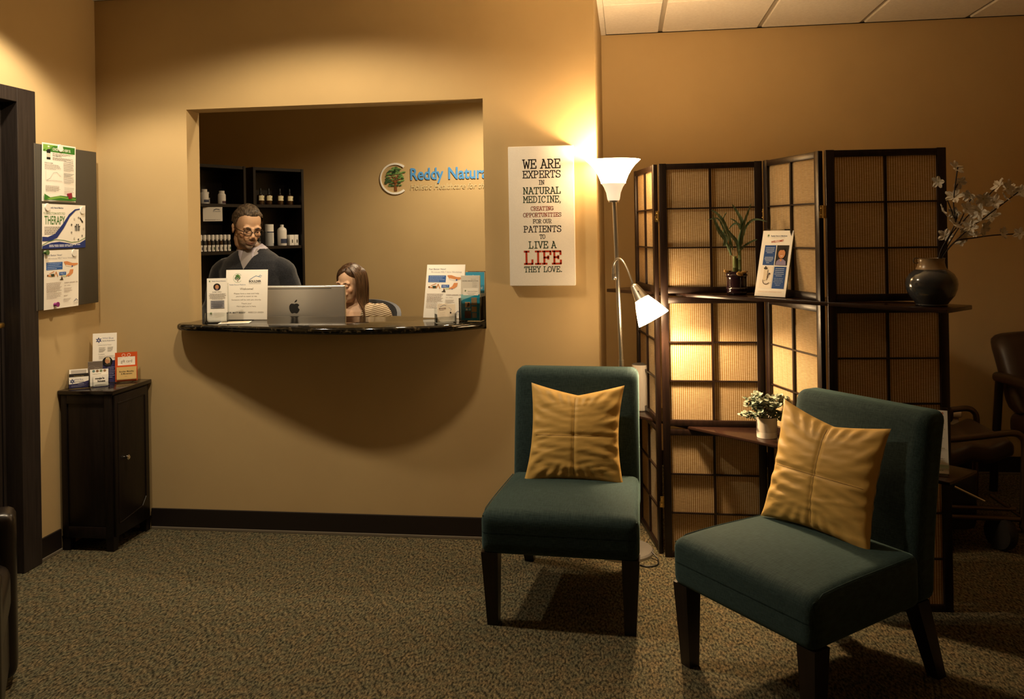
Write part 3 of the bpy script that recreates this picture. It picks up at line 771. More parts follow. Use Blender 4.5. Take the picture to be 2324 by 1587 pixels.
# ------------------------------------------------------------------ lettering on the reception wall
YB = 6.7
t = thing('wall_logo', 'tree emblem with blue and grey lettering on the reception wall', 'wall sign', (-1.858, YB - .001, 1.955))
mb = MB()
rr = .1285
vs = []; fs = []; NN = 40
for i in range(NN + 1):
    a = R(52 + (308 - 52) * i / NN); wd = .010 + .010 * abs(math.cos((a - R(180)) / 1.0)) * 0 + .008 * abs((i / NN) * 2 - 1)
    for q in (rr, rr - wd):
        for y in (0, -.008): vs.append((q * math.cos(a), y, q * math.sin(a)))
for i in range(NN):
    o = 4 * i
    fs += [(o + 1, o + 5, o + 7, o + 3), (o, o + 2, o + 6, o + 4), (o, o + 4, o + 5, o + 1), (o + 2, o + 3, o + 7, o + 6)]
mb.add(vs, fs, mat('logo_white', (.86, .86, .82), .4)); mb.build('ring', None, t)
tk = MB()
tk.poly([(-.009, -.001, -.100), (.013, -.001, -.100), (.009, -.001, -.03), (.006, -.001, .02), (-.004, -.001, .02), (-.006, -.001, -.03)], None, .004)
for a, c2 in ((-.045, .0), (.05, .005), (-.03, .03), (.035, .04)): tk.tube([(0, -.004, -.035), (a * .6, -.004, c2 - .015), (a, -.004, c2)], [.005, .003, .002], None, 6)
tk.build('trunk', mat('logo_trunk', '#7d4a24', .6), t)
rnd = random.Random(5); lf = MB()
GA, GB = mat('logo_green', '#6f9a55', .6), mat('logo_dark_green', '#3a5734', .6)
for x, z, w, m_ in ((0, .088, .035, GA), (-.02, .076, .04, GA), (.028, .07, .04, GA), (-.035, .06, .04, GB), (.0, .055, .04, GB), (.05, .05, .038, GA), (-.045, .04, .03, GA), (.01, .035, .035, GA), (.055, .028, .032, GA), (-.05, .018, .034, GB), (-.015, .015, .03, GB), (.04, .012, .04, GA), (.068, .006, .028, GA),
                (-.065, -.005, .03, GB), (-.03, -.008, .032, GB), (.01, -.004, .03, GB), (.05, -.016, .032, GA), (-.06, -.028, .036, GB), (-.02, -.03, .03, GB), (.035, -.034, .028, GB), (-.04, -.05, .03, GB), (.03, -.055, .026, GB)):
    for k in range(5):
        cx, cz = x + rnd.uniform(-.6, .6) * w, z + rnd.uniform(-.25, .25) * w; aa, bb = w * rnd.uniform(.35, .6), w * rnd.uniform(.10, .2)
        pts = [(cx + aa * math.cos(2 * PI * i / 9) * rnd.uniform(.8, 1.1), -.0045 - .0003 * k, cz + bb * math.sin(2 * PI * i / 9) * rnd.uniform(.7, 1.2) - .3 * abs(math.cos(2 * PI * i / 9)) * bb) for i in range(9)]
        lf.add(pts, [tuple(range(9))], m_ if rnd.random() < .75 else (GB if m_ is GA else GA))
lf.build('crown', None, t, smooth=False)
def wtext(st, x0, x1, z, h, mm, bold, shear, name):
    vs, fs, W = text2d(st, h, x1 - x0, bold, shear)
    mb = MB(); ox, oz = t.location.x, t.location.z
    k = len(vs)
    mb.add([(x0 - ox + a, -.006, z - oz + c2) for a, c2 in vs], fs)
    mb.build(name, mm, t, smooth=False)
LBL = mat('logo_blue', '#4f93d6', .5)
wtext('Reddy', -1.731, -1.457, 1.943, .091, LBL, .022, 0, 'lettering')
wtext('Natural', -1.417, -1.075, 1.943, .091, LBL, .022, 0, 'lettering')
wtext('Holistic Healthcare for the', -1.733, -1.098, 1.862, .047, mat('logo_sage', (.56, .50, .30), .55), -.006, .28, 'tagline_lettering')
# ================================================================== FLOOR LAMP
LX, LY = -.033, 3.993
lamp = thing('floor_lamp', 'brushed steel floor lamp with glowing white bowl and reading arm', 'lamp', (LX, LY, 0))
MB().lathe([(.135, 0), (.135, .012), (.128, .020), (.05, .030), (.016, .036), (.012, .045)], None, 40).build('base', mat('lamp_base', (.42, .40, .37), .38, .7), lamp)
mb = MB(); mb.cyl((0, 0, .03), (-.001, 0, .90), .0125, .0125); mb.cyl((-.001, 0, .90), (-.022, 0, 1.66), .0105, .0105); mb.build('pole', STEEL, lamp)
BX = -.024
prof = [(.026, 1.648), (.029, 1.655), (.034, 1.685), (.044, 1.710), (.053, 1.724), (.0575, 1.728), (.058, 1.733), (.060, 1.740), (.070, 1.765), (.084, 1.790), (.103, 1.815), (.128, 1.838)]
GLOW = mat('lamp_glass_lit', (.9, .88, .84), .4, emit=32, ecol=(1, .63, .29))
GLOWD = mat('lamp_glass_dim', (.85, .80, .72), .45, emit=.6, ecol=(1, .80, .55))
def shell(prof, th, m, n=40, M=None):
    mb = MB()
    if M is not None: mb.M = M
    pr = prof + [(max(r - th, .001), z) for r, z in reversed(prof)]
    mb.lathe(pr + [pr[0]], m, n, cap=False); return mb
k = 5
shell(prof[k:], .003, None, M=Matrix.Translation((BX, 0, 0))).build('bowl_shade', GLOW, lamp)
shell(prof[:k + 1], .003, None, M=Matrix.Translation((BX, 0, 0))).build('bowl_neck', GLOWD, lamp)
mb = MB(); mb.lathe([(.024, 1.64), (.026, 1.652), (.018, 1.66), (.018, 1.72), (.012, 1.725)], None, 20, c=(BX, 0, 0)); mb.build('socket', STEEL, lamp)
bb = MB(); bb.lathe([(.010, 1.722), (.016, 1.745), (.030, 1.79), (.031, 1.81), (.024, 1.835), (.010, 1.846), (.002, 1.848)], None, 20, c=(BX, 0, 0)); bb.build('bulb', mat('bulb_lit', (1, 1, 1), .4, emit=40, ecol=(1, .84, .60)), lamp)
# reading arm
A = Vector((.045, -.135, 1.262)); B = Vector((.125, -.165, 1.112))     # socket end and centre of the opening, local to the lamp
A = Vector((.0595 + .0, -.12, 1.262)); B = Vector((.148, -.15, 1.108))
ax = (B - A).normalized()
neck = [(-.030, -.012, 1.285), (-.031, -.014, 1.325), (-.028, -.018, 1.352), (-.016, -.030, 1.372), (.000, -.048, 1.377), (.018, -.070, 1.362), (.036, -.092, 1.327), (.0485, -.108, 1.293)]
neck = [tuple(p) for p in cr([Vector(p) for p in neck], 5)] + [tuple(A)]
arm = MB(); arm.tube(neck, .0045, None, 10)
arm.build('gooseneck', STEEL, lamp)
cl = MB(); cl.box((-.031, -.010, 1.292), (.014, .014, .030), None, .002); cl.cyl((-.031, -.012, 1.305), (-.031, -.013, 1.332), .0065, .0065); cl.cyl((-.030, -.008, 1.290), (-.012, 0, 1.290), .006, .006); cl.build('clamp', STEEL, lamp)
Q = ax.to_track_quat('Z', 'Y').to_matrix().to_4x4(); Q.translation = A
L = (B - A).length
mb = MB(); mb.M = Q; mb.lathe([(.007, -.012), (.008, .0), (.016, .006), (.019, .012), (.034, L * .42), (.0345, L * .425)], None, 28); mb.build('lamp_head', STEEL, lamp)
mb = MB(); mb.M = Q; mb.cyl((-.024, .012, L * .26), (-.046, .018, L * .24), .0025, .0032); mb.build('switch', CHROME, lamp)
pr = [(.033, L * .42), (.042, L * .52), (.053, L * .66), (.063, L * .80), (.071, L * .92), (.0755, L)]
GLOW2 = mat('reading_glass_lit', (.9, .88, .84), .4, emit=52, ecol=(1, .66, .34))
shell(pr, .003, None, M=Q).build('reading_shade', GLOW2, lamp)
mb = MB(); mb.M = Q; mb.ell((0, 0, L * .68), (.024, .024, .032)); mb.build('bulb', MATS['bulb_lit'], lamp)
# cord on the floor
tag(MB().tube(cr([Vector(p) for p in ((.09, 3.93, .030), (.115, 3.90, .012), (.118, 3.86, .006), (.10, 3.83, .005), (.06, 3.82, .005), (.03, 3.84, .005))], 6), .0032, None, 8).build('power_cord', BLACK),
    'black power cord curling beside the round lamp base', 'cord')
def plight(name, loc, power, col, rad):
    l = bpy.data.lights.new(name, 'POINT'); l.energy = power; l.color = col; l.shadow_soft_size = rad
    o = bpy.data.objects.new(name, l); COL.objects.link(o); o.location = loc; o['kind'] = 'helper'; return o
plight('lamp_bowl_light', (LX + BX, LY + .048, 1.812), 58, (1, .62, .28), .03)
sl = spot('lamp_reading_light', tuple(Vector((LX, LY, 0)) + A + ax * L * .86), tuple(Vector((LX, LY, 0)) + A + ax * 2), 64, (1, .66, .34), 114, .5, .03)

# ================================================================== FOLDING SCREEN
WEAVE = bpy.data.materials.new('rush_weave'); WEAVE.use_nodes = True; MATS['rush_weave'] = WEAVE
n, l = WEAVE.node_tree.nodes, WEAVE.node_tree.links
n.remove(n['Principled BSDF']); out = n['Material Output']
tc = n.new('ShaderNodeTexCoord'); sp = n.new('ShaderNodeSeparateXYZ'); l.new(tc.outputs['Object'], sp.inputs[0])
def mth(op, a, c=None):
    x = n.new('ShaderNodeMath'); x.operation = op
    for i, v in enumerate((a, c)):
        if v is None: continue
        if isinstance(v, (int, float)): x.inputs[i].default_value = v
        else: l.new(v, x.inputs[i])
    return x.outputs[0]
wob = n.new('ShaderNodeTexNoise'); wob.inputs['Scale'].default_value = 6; l.new(tc.outputs['Object'], wob.inputs['Vector'])
xw = mth('ADD', sp.outputs['X'], mth('MULTIPLY', wob.outputs['Fac'], .006))
fr = mth('FRACT', mth('MULTIPLY', xw, 1 / .0093))
rib = mth('ABSOLUTE', mth('SUBTRACT', fr, .5))            # 0 centre of band, .5 at the gap
mp = n.new('ShaderNodeMapping'); mp.inputs['Scale'].default_value = (40, 40, 420); l.new(tc.outputs['Object'], mp.inputs['Vector'])
wf = n.new('ShaderNodeTexNoise'); wf.inputs['Scale'].default_value = 1; wf.inputs['Detail'].default_value = 2; l.new(mp.outputs[0], wf.inputs['Vector'])
rmp = n.new('ShaderNodeValToRGB'); e = rmp.color_ramp.elements
e[0].position = .30; e[0].color = (.48, .32, .135, 1); e[1].position = .41; e[1].color = (.90, .84, .66, 1)
l.new(rib, rmp.inputs[0])
rm2 = n.new('ShaderNodeValToRGB'); e = rm2.color_ramp.elements
e[0].position = .34; e[0].color = (.84, .80, .74, 1); e[1].position = .66; e[1].color = (1.06, 1.04, 1, 1)
l.new(wf.outputs['Fac'], rm2.inputs[0])
mx = n.new('ShaderNodeMix'); mx.data_type = 'RGBA'; mx.blend_type = 'MULTIPLY'; mx.inputs[0].default_value = 1
l.new(rmp.outputs[0], mx.inputs[6]); l.new(rm2.outputs[0], mx.inputs[7])
df = n.new('ShaderNodeBsdfDiffuse'); tr = n.new('ShaderNodeBsdfTranslucent'); tp = n.new('ShaderNodeBsdfTransparent')
l.new(mx.outputs[2], df.inputs[0]); l.new(mx.outputs[2], tr.inputs[0])
m1_ = n.new('ShaderNodeMixShader'); m1_.inputs[0].default_value = .38; l.new(df.outputs[0], m1_.inputs[1]); l.new(tr.outputs[0], m1_.inputs[2])
m2_ = n.new('ShaderNodeMixShader'); m2_.inputs[0].default_value = .12; l.new(m1_.outputs[0], m2_.inputs[1]); l.new(tp.outputs[0], m2_.inputs[2])
l.new(m2_.outputs[0], out.inputs[0])

screen = thing('folding_screen', 'four-panel dark wood shoji screen with woven infill and two shelves', 'folding screen', (0.14, 3.96, 0))
SO = Vector(screen.location)
def panel(p, q, label):
    p = Vector((p[0], p[1], 0)); q = Vector((q[0], q[1], 0)); w = (q - p).length; a = math.atan2(q.y - p.y, q.x - p.x)
    mb = MB(); PT, PW = .020, .034
    for x0 in (0, w - PW): mb.b2((x0, -PT / 2, 0), (x0 + PW, PT / 2, 1.812), None, .0025)
    for z0, z1 in ((1.784, 1.810), (1.2145, 1.243), (1.168, 1.1965), (.6045, .633), (.562, .5895), (.0, .026)):
        mb.b2((PW - .002, -PT / 2 + .001, z0), (w - PW + .002, PT / 2 - .001, z1), None, .002)
    o = mb.build('panel_frame', SCRW, screen, ang=30)
    o.location = p - SO; o.rotation_euler = (0, 0, a)
    mu = MB()
    for z0, z1 in ((1.243, 1.784), (.633, 1.168), (.026, .562)):
        mu.b2((w / 2 - .005, -.006, z0), (w / 2 + .005, .004, z1))
        for i in (1, 2): zz = z0 + (z1 - z0) * i / 3; mu.b2((PW, -.0055, zz - .0033), (w - PW, .0035, zz + .0033))
    mu.build('lattice', SCRW, o, smooth=False)
    nx, nz = 1, 1
    for z0, z1 in ((1.243, 1.784), (.633, 1.168), (.026, .562)):
        wv = MB(); wv.b2((PW - .004, .0045, z0 - .004), (w - PW + .004, .0056, z1 + .004)); wv.build('woven_infill', WEAVE, o, smooth=False)
    return o
P1 = panel((.052, 4.435), (.137, 3.985), None)
P2 = panel((.152, 3.955), (.612, 3.945), None)
P3 = panel((.622, 3.925), (.768, 3.490), None)
P4 = panel((.780, 3.468), (1.238, 3.497), None)
def hinge(x, y, z, a):
    mb = MB(); mb.M = Matrix.Translation(Vector((x, y, z)) - SO) @ Matrix.Rotation(R(a), 4, 'Z')
    mb.b2((-.013, -.0015, -.002), (.0, .0015, .024), None, .0006).b2((0, -.0018, -.002), (.013, .0012, .024), None, .0006)
    mb.b2((-.016, -.0012, -.026), (.0, .0018, .0), None, .0006).b2((0, -.0015, -.026), (.012, .0015, 0), None, .0006)
    mb.cyl((0, -.002, -.026), (0, -.002, .024), .0032, .0032)
    for dx in (-.007, .007):
        for dz in (-.014, .012): mb.ell((dx, -.0022, dz), (.0028, .0012, .0028), None, None, 8, 5)
    return mb.build('hinge', BRASS, screen)
for z in (1.570, .253):
    hinge(.1475, 3.955, z, 0); hinge(.770, 3.464, z, -8); hinge(.617, 3.9335, z, -30)
# two long boards slotted diagonally through the panels
A2, B2 = Vector((-.104, 4.292)), Vector((1.112, 3.148))
u2 = (B2 - A2).normalized(); n2 = Vector((-u2.y, u2.x)); LB = (B2 - A2).length
SHM = mat('shelf_wood', (.020, .009, .006), .22, spec=.5)
def sxy(a, d): q = A2 + u2 * a + n2 * d; return q
for z0, z1, WDT in ((1.1975, 1.2135, .205), (.5905, .6040, .222)):
    mb = MB()
    c = sxy(LB / 2, WDT / 2)
    mb.box((c.x - SO.x, c.y - SO.y, (z0 + z1) / 2), (LB, WDT, z1 - z0), None, .0025, 2, (0, 0, math.atan2(u2.y, u2.x)))
    mb.build('shelf', SHM, screen)
SHA = math.degrees(math.atan2(u2.y, u2.x))
ZU, ZL = 1.2137, .6042

# ------------------------------------------------------------------ things on the shelves
GLAZE = mat('purple_glaze', (.018, .006, .012), .12, spec=.6, coat=.6)
t = thing('bamboo_plant', 'lucky bamboo in a small purple glazed pot on the upper shelf', 'potted plant', (.4835, 3.868, ZU))
mb = MB()
prf = [(.034, 0), (.042, .003), (.046, .010), (.044, .016), (.046, .022), (.047, .028), (.043, .033), (.043, .052), (.043, .070), (.044, .078), (.048, .084), (.045, .090), (.047, .097), (.049, .100), (.044, .101), (.040, .096), (.039, .075), (.004, .073)]
mb.lathe(prf, None, 36, cap=True)
for i, v in enumerate(mb.v):
    if v[2] > .082:
        a = math.atan2(v[1], v[0]); mb.v[i] = (v[0] * (1 + .04 * math.sin(4 * a)), v[1] * (1 + .04 * math.sin(4 * a)), v[2] + .004 * math.sin(3 * a + 1))
pot = mb.build('pot', GLAZE, t)
mb = MB(); mb.ell((-.046, -.01, .104), (.012, .006, .007), None, (0, .4, 0)); mb.ell((.008, -.046, .094), (.015, .005, .010), None, (0, .3, 0)); mb.ell((.025, -.042, .100), (.014, .005, .007), None, (0, -.2, 0))
mb.build('gold_accent', mat('gold_glaze', (.42, .24, .07), .3, .3, coat=.4), pot)
STK = mat('bamboo_stalk', (.20, .24, .09), .4); LEAF = mat('bamboo_leaf', (.10, .16, .08), .45)
noise_mix(LEAF, (.075, .13, .060, 1), (.19, .25, .14, 1), 30, stretch=(1, 1, 1))
def stalk(x, y, h, r, lean=0):
    mb = MB(); pts = []; rad = []
    nseg = max(2, int(h / .035))
    for i in range(nseg + 1):
        z = .07 + h * i / nseg; xx = x + lean * h * i / nseg
        for dz, rr in ((-.002, r), (0, r * 1.18), (.002, r)):
            pts.append((xx, y, z + dz)); rad.append(rr)
    mb.tube(pts, rad, None, 12); return mb.build('stalk', STK, t)
stalk(-.008, -.004, .100, .0085); stalk(.006, .006, .090, .0085); stalk(.014, -.004, .128, .0075)
def leaf(base, pts, w, twist=0, m_=LEAF, nm='leaf', par=None, flat=(0, -1, 0)):
    P = cr([Vector(base)] + [Vector(p) for p in pts], 5); k = len(P); vs = []; fs = []
    for i, p in enumerate(P):
        t_ = i / (k - 1); wd = w * (math.sin(PI * min(1, t_ * .92 + .08)) ** .75) * (1 if i < k - 1 else 0)
        T_ = (P[min(i + 1, k - 1)] - P[max(i - 1, 0)]).normalized(); S = T_.cross(Vector(flat)).normalized()
        S = Matrix.Rotation(twist, 3, T_) @ S; N_ = T_.cross(S)
        vs += [p - S * wd, p + N_ * wd * .35, p + S * wd, p + N_ * (wd * .35 + .0009)]
    for i in range(k - 1):
        o = 4 * i
        for a, b_ in ((0, 1), (1, 2), (2, 3), (3, 0)): fs.append((o + a, o + b_, o + 4 + b_, o + 4 + a))
    mb = MB(); mb.add([tuple(v) for v in vs], fs); return mb.build(nm, m_, par or t)
def px(x, y, d=0):   # photo offsets (px) about the pot foot -> local metres
    return ((x - 1667) * .00205, d, (665 - y) * .00206 + .0)
lv = [((1660, 568), [(1650, 530), (1640, 505), (1626, 488), (1614, 481)], .008, .5, -.01),
      ((1652, 550), [(1640, 520), (1628, 500), (1604, 503)], .0045, .2, -.02),
      ((1646, 525), [(1640, 505), (1646, 490), (1649, 488)], .007, 1.2, .0),
      ((1640, 560), [(1644, 545), (1630, 525), (1616, 490)], .011, .2, -.03),
      ((1672, 580), [(1668, 552), (1655, 535), (1644, 519)], .008, .1, -.035),
      ((1678, 560), [(1682, 520), (1678, 500), (1660, 468)], .010, .4, .01),
      ((1680, 555), [(1684, 515), (1692, 490), (1700, 468)], .010, .9, -.01),
      ((1682, 540), [(1690, 515), (1708, 503), (1732, 509)], .0055, .2, -.02),
      ((1680, 535), [(1676, 515), (1664, 512), (1652, 524)], .005, .2, .01),
      ((1676, 525), [(1668, 508), (1654, 500)], .004, .3, -.01),
      ((1672, 575), [(1684, 560), (1700, 550), (1710, 546)], .007, .8, -.03),
      ((1650, 560), [(1644, 545), (1634, 540)], .005, .6, -.01),
      ((1677, 585), [(1676, 550), (1680, 520), (1684, 505)], .009, 1.0, .0)]
for (b0, pp, w, tw, d) in lv: leaf(px(*b0, d=d * .4), [px(*p, d=d * (i + 1) / len(pp)) for i, p in enumerate(pp)], w, tw)
for (p0, p1) in (((1655, 575), (1640, 525)), ((1672, 560), (1682, 515)), ((1656, 580), (1654, 545))):
    MB().tube([px(*p0), px((p0[0] + p1[0]) / 2 - 2, (p0[1] + p1[1]) / 2), px(*p1)], [.0055, .0045, .003], None, 8).build('stem', LEAF, t)

# welcome stand (acrylic slant) on the upper shelf
c = sxy(.918, .050)
s = Sheet(.150, .288, .004)
s.tree(.20, .92, .024); s.text('Reddy Natural Medicine', .29, .908, .020, '#3c4f74', w=.52, bold=.01); s.text('HOLISTIC HEALTHCARE FOR THE WHOLE FAMILY', .29, .888, .008, '#a9a297', w=.46)
s.text('WELCOME!', .52, .808, .030, '#c0501e', 'c', w=.40, bold=.02, shear=.1, rot=7)
s.rect(.13, .47, .50, .775, '#2d4f8c'); s.rect(.53, .47, .92, .775, '#2b2520'); s.rect(.53, .12, .92, .45, '#2d4f8c'); s.rect(.10, .12, .50, .45, '#efe6d8')
s.lines(.17, .47, .735, .66, 4, '#b5c3dd', .010, center=True, seed=8); s.lines(.17, .47, .59, .53, 4, '#b5c3dd', .010, center=True, seed=9); s.lines(.25, .40, .505, .50, 1, '#b5c3dd', .010)
s.lines(.57, .88, .42, .31, 5, '#b5c3dd', .009, center=True, seed=10); s.text('HOW CAN I HELP YOU', .725, .265, .013, '#b5c3dd', 'c', w=.29); s.text('REALIZE ULTIMATE', .725, .240, .013, '#b5c3dd', 'c', w=.26); s.text('HEALTH AND LIVE THE', .725, .215, .013, '#b5c3dd', 'c', w=.30); s.text('LIFE OF YOUR', .725, .19, .013, '#b5c3dd', 'c', w=.2); s.text('DREAMS?', .725, .165, .013, '#b5c3dd', 'c', w=.14)
s.poly([(.56, .472), (.58, .53), (.66, .565), (.78, .565), (.88, .53), (.90, .472)], '#8f86a6'); s.poly([(.68, .565), (.76, .565), (.74, .53), (.70, .53)], '#c98c5e'); s.disc(.725, .645, .058, '#c98c5e', asp=1.25); s.poly([(.62, .67), (.63, .72), (.72, .735), (.80, .72), (.82, .67), (.79, .70), (.66, .70)], '#2a1d14'); s.strip([(.69, .615), (.725, .608), (.76, .615)], .008, '#f0e6da')
s.ring(.33, .235, .062, .010, '#4a3428', 60, 330); s.strip([(.36, .30), (.40, .35)], .010, '#4a3428'); s.disc(.41, .34, .012, '#3a3230'); s.rect(.22, .24, .34, .40, '#dccdb4')
for dx, dy in ((-.03, .0), (.03, .0), (0, .02)): s.disc(.26 + dx, .42 + dy, .012, '#2a2622')
s.strip([(.26, .40), (.26, .44)], .008, '#2a2622')
s.text('SCHEDULE YOUR APPOINTMENT TODAY', .5, .06, .016, '#c9a48c', 'c', w=.78)
st = thing('display_stand', 'slanted acrylic stand with WELCOME poster and photo on the upper shelf', 'display stand', (c.x, c.y, ZU), (0, 0, R(SHA)))
o = s.build(PAPER, 'poster', parent=st, loc=(0, 0, .003), rot=(R(-15), 0, 0))
ac = MB().b2((-.077, .0, 0), (.077, .055, .003), None, .001); ac.box((0, .038 + .0018, .1455), (.154, .0026, .296), None, .001, 2, (R(-15), 0, 0)); ac.build('acrylic_frame', ACRY, st)

# vase with blossom twigs
vx = sxy(LB - .098, .100)
t = thing('ceramic_vase', 'round dark slate vase with tan collar at the shelf end', 'vase', (vx.x, vx.y, ZU))
VZ = mat('vase_glaze', (.030, .034, .040), .16, spec=.55, coat=.5); noise_mix(VZ, (.022, .026, .032, 1), (.045, .046, .048, 1), 9)
prf = [(.052, 0), (.056, .004), (.055, .008), (.060, .016), (.076, .036), (.086, .060), (.089, .080), (.086, .098), (.076, .116), (.062, .128), (.053, .134)]
MB().lathe(prf, None, 48, cap=True).build('body', VZ, t)
col = [(.053, .134), (.0505, .138), (.048, .145), (.045, .158), (.0455, .170), (.0475, .1745), (.0445, .1745), (.042, .165), (.042, .13)]
MB().lathe(col, None, 48, cap=False).build('collar', mat('vase_tan', (.26, .17, .085), .28, coat=.3), t)
MB().tube(cr([Vector(p) for p in ((-.045, -.008, .172), (-.056, -.01, .176), (-.064, -.01, .171), (-.065, -.01, .162), (-.057, -.01, .156), (-.047, -.008, .158))], 4), .0014, None, 6).build('wire_handle', BLACK, t)
tw = thing('blossom_spray', 'white artificial blossom twigs standing in the dark vase', 'artificial flowers', (vx.x, vx.y, ZU + .03))
TWIG = mat('twig', (.020, .011, .007), .6); PET = mat('petal', (.66, .60, .50), .7)
pn = PET.node_tree.nodes['Principled BSDF']; pn.inputs['Subsurface Weight'].default_value = .0
def vp(x, y, d=0): return ((x - 2112) * .00173, d, (694 - y) * .001735 - .03)
stems = [[(2126, 600), (2133, 575), (2150, 545), (2162, 520), (2166, 500)], [(2130, 600), (2148, 565), (2180, 515), (2205, 490), (2232, 462), (2246, 447)], [(2131, 598), (2150, 570), (2190, 530), (2215, 512), (2245, 488), (2283, 458)],
         [(2128, 600), (2140, 570), (2152, 545), (2170, 520), (2188, 480), (2194, 470)], [(2131, 598), (2160, 560), (2200, 552), (2240, 547), (2283, 545)], [(2163, 515), (2158, 480), (2161, 440), (2166, 402)], [(2160, 510), (2150, 480), (2146, 470)], [(2162, 450), (2170, 436)]]
for i, stp in enumerate(stems):
    k = len(stp); MB().tube(cr([Vector(vp(*p, d=.02 * math.sin(i * 2.1) * j / k)) for j, p in enumerate(stp)], 4), [.0022] * ((k - 1) * 4 + 1), None, 6).build('twig', TWIG, tw)
fl = [(2163, 405, 16), (2133, 431, 13), (2172, 433, 14), (2160, 466, 18), (2141, 495, 15), (2158, 523, 17), (2146, 548, 15), (2165, 497, 13), (2180, 492, 16), (2196, 462, 15), (2207, 497, 18), (2193, 520, 18), (2180, 542, 18), (2219, 469, 16), (2240, 478, 17), (2213, 530, 17), (2236, 508, 17), (2244, 445, 16), (2262, 450, 18), (2278, 452, 15), (2293, 458, 15), (2252, 542, 13), (2290, 545, 13), (2174, 562, 11), (2195, 548, 13), (2260, 470, 12), (2188, 530, 14)]
rnd = random.Random(11)
def blossom(c, r, ax):
    mb = MB(); Qm = Vector(ax).normalized().to_track_quat('Z', 'Y').to_matrix().to_4x4(); Qm.translation = c; mb.M = Qm
    for k in range(5):
        a0 = 2 * PI * k / 5 + rnd.uniform(-.15, .15); NN = 5; vs = []; fs = []
        for i in range(NN + 1):
            for j in range(NN + 1):
                u_, v_ = i / NN, j / NN * 2 - 1
                rad_ = r * (.08 + .95 * u_); an = a0 + v_ * .72 * (1 - .35 * u_ ** 3) * (.55 + .45 * math.sin(PI * min(u_ + .15, 1)))
                z = r * (.10 + .42 * u_ ** 1.5 - .18 * u_ ** 4) + r * .10 * math.sin(5 * v_ + k) * u_ + .001 * (k % 2)
                if u_ > .8: rad_ -= r * .14 * abs(v_) ** 2
                vs.append((rad_ * math.cos(an), rad_ * math.sin(an), z))
        for i in range(NN):
            for j in range(NN): o = i * (NN + 1) + j; fs.append((o, o + 1, o + NN + 2, o + NN + 1))
        mb.add(vs, fs, PET)
    mb.ell((0, 0, r * .12), (r * .10, r * .10, r * .08), mat('petal_eye', (.42, .36, .18), .7), None, 8, 5)
    return mb.build('blossom', None, tw)
for i, (x, y, r) in enumerate(fl):
    blossom(Vector(vp(x, y, rnd.uniform(-.03, .03))), r * .00185, (rnd.uniform(-.9, .9), -1 + rnd.uniform(-.2, .9), rnd.uniform(-.5, .9)))

# lower shelf: white potted eucalyptus, white cylinder, slanted leaflet stand
pp = sxy(.862, .093)
t = thing('potted_plant', 'small white pot of grey-green leaves on the lower shelf', 'potted plant', (pp.x, pp.y, ZL))
pot = MB().lathe([(.040, 0), (.042, .002), (.0445, .086), (.0445, .088), (.040, .088), (.039, .07), (.002, .068)], mat('pot_white', (.50, .45, .38), .6), 36).build('pot', None, t)
MB().lathe([(.0424, .001), (.0436, .026)], mat('pot_band', (.66, .61, .54), .5), 36, cap=False).build('pale_band', None, pot)
MB().lathe([(.001, .075), (.039, .075)], None, 24).build('soil', mat('soil', (.02, .014, .01), .9), t)
EU = mat('eucalyptus', (.22, .27, .20), .55); noise_mix(EU, (.12, .17, .11, 1), (.36, .39, .31, 1), 38)
mbs = MB(); mbl = MB()
for i in range(34):
    a = rnd.uniform(0, 2 * PI); sp_ = rnd.uniform(.2, 1) ** .6; tip = Vector((.105 * sp_ * math.cos(a), .080 * sp_ * math.sin(a), .115 + .105 * (1 - sp_ * .75) + rnd.uniform(-.02, .02)))
    if sp_ > .85: tip.z -= .045
    P = cr([Vector((.02 * math.cos(a), .02 * math.sin(a), .075)), Vector((tip.x * .55, tip.y * .55, .075 + (tip.z - .075) * .7)), tip], 4)
    mbs.tube(P, .0011, None, 5)
    for q in P[2:]:
        for k in range(3):
            b_ = rnd.uniform(0, 2 * PI); r_ = rnd.uniform(.008, .0125)
            d = Vector((math.cos(b_), math.sin(b_), rnd.uniform(-.2, .8))).normalized(); c0 = q + d * r_
            nrm = Vector((rnd.uniform(-1, 1), rnd.uniform(-1, 1), 1.2)).normalized(); s1 = d; s2 = nrm.cross(d).normalized()
            vs = [tuple(c0 + s1 * r_ * math.cos(2 * PI * j / 8) + s2 * r_ * .72 * math.sin(2 * PI * j / 8) + nrm * r_ * .18 * math.cos(4 * PI * j / 8)) for j in range(8)]
            mbl.add(vs, [tuple(range(8))])
mbs.build('stems', mat('eucalyptus_stem', (.10, .10, .06), .6), t); mbl.build('foliage', EU, t)
cp = sxy(.116, .115)
t = thing('white_cylinder', 'tall white cylinder device on the lower shelf behind the chair', 'speaker', (cp.x, cp.y, ZL))
MB().lathe([(.040, 0), (.043, .003), (.0435, .222), (.0425, .228)], mat('device_white', (.74, .70, .64), .45), 40).build('body', None, t)
MB().lathe([(.001, .2285), (.038, .2285), (.0405, .2305), (.0425, .2285)], mat('device_top', (.12, .115, .105), .5), 40, cap=False).build('top_grille', None, t)
c = sxy(1.560, .055)
st = thing('leaflet_stand', 'slanted stand with price-list sheet on the lower shelf right end', 'display stand', (c.x, c.y, ZL), (0, 0, R(SHA + 26)))
s = Sheet(.150, .225, .004)
s.text('WELCOME', .92, .94, .030, '#c0501e', 'r', w=.5, bold=.02)
for k, y in enumerate((.86, .72, .58, .44, .30)):
    s.lines(.06, .94, y, y - .085, 5, ('#6d6a5e', '#8c8a4e')[k % 2], .007, seed=20 + k)
s.disc(.72, .66, .03, '#5d5048'); s.rect(.0, .085, 1, .14, '#b9cdb8'); s.lines(.1, .9, .05, .03, 2, '#6d8a6e', .008)
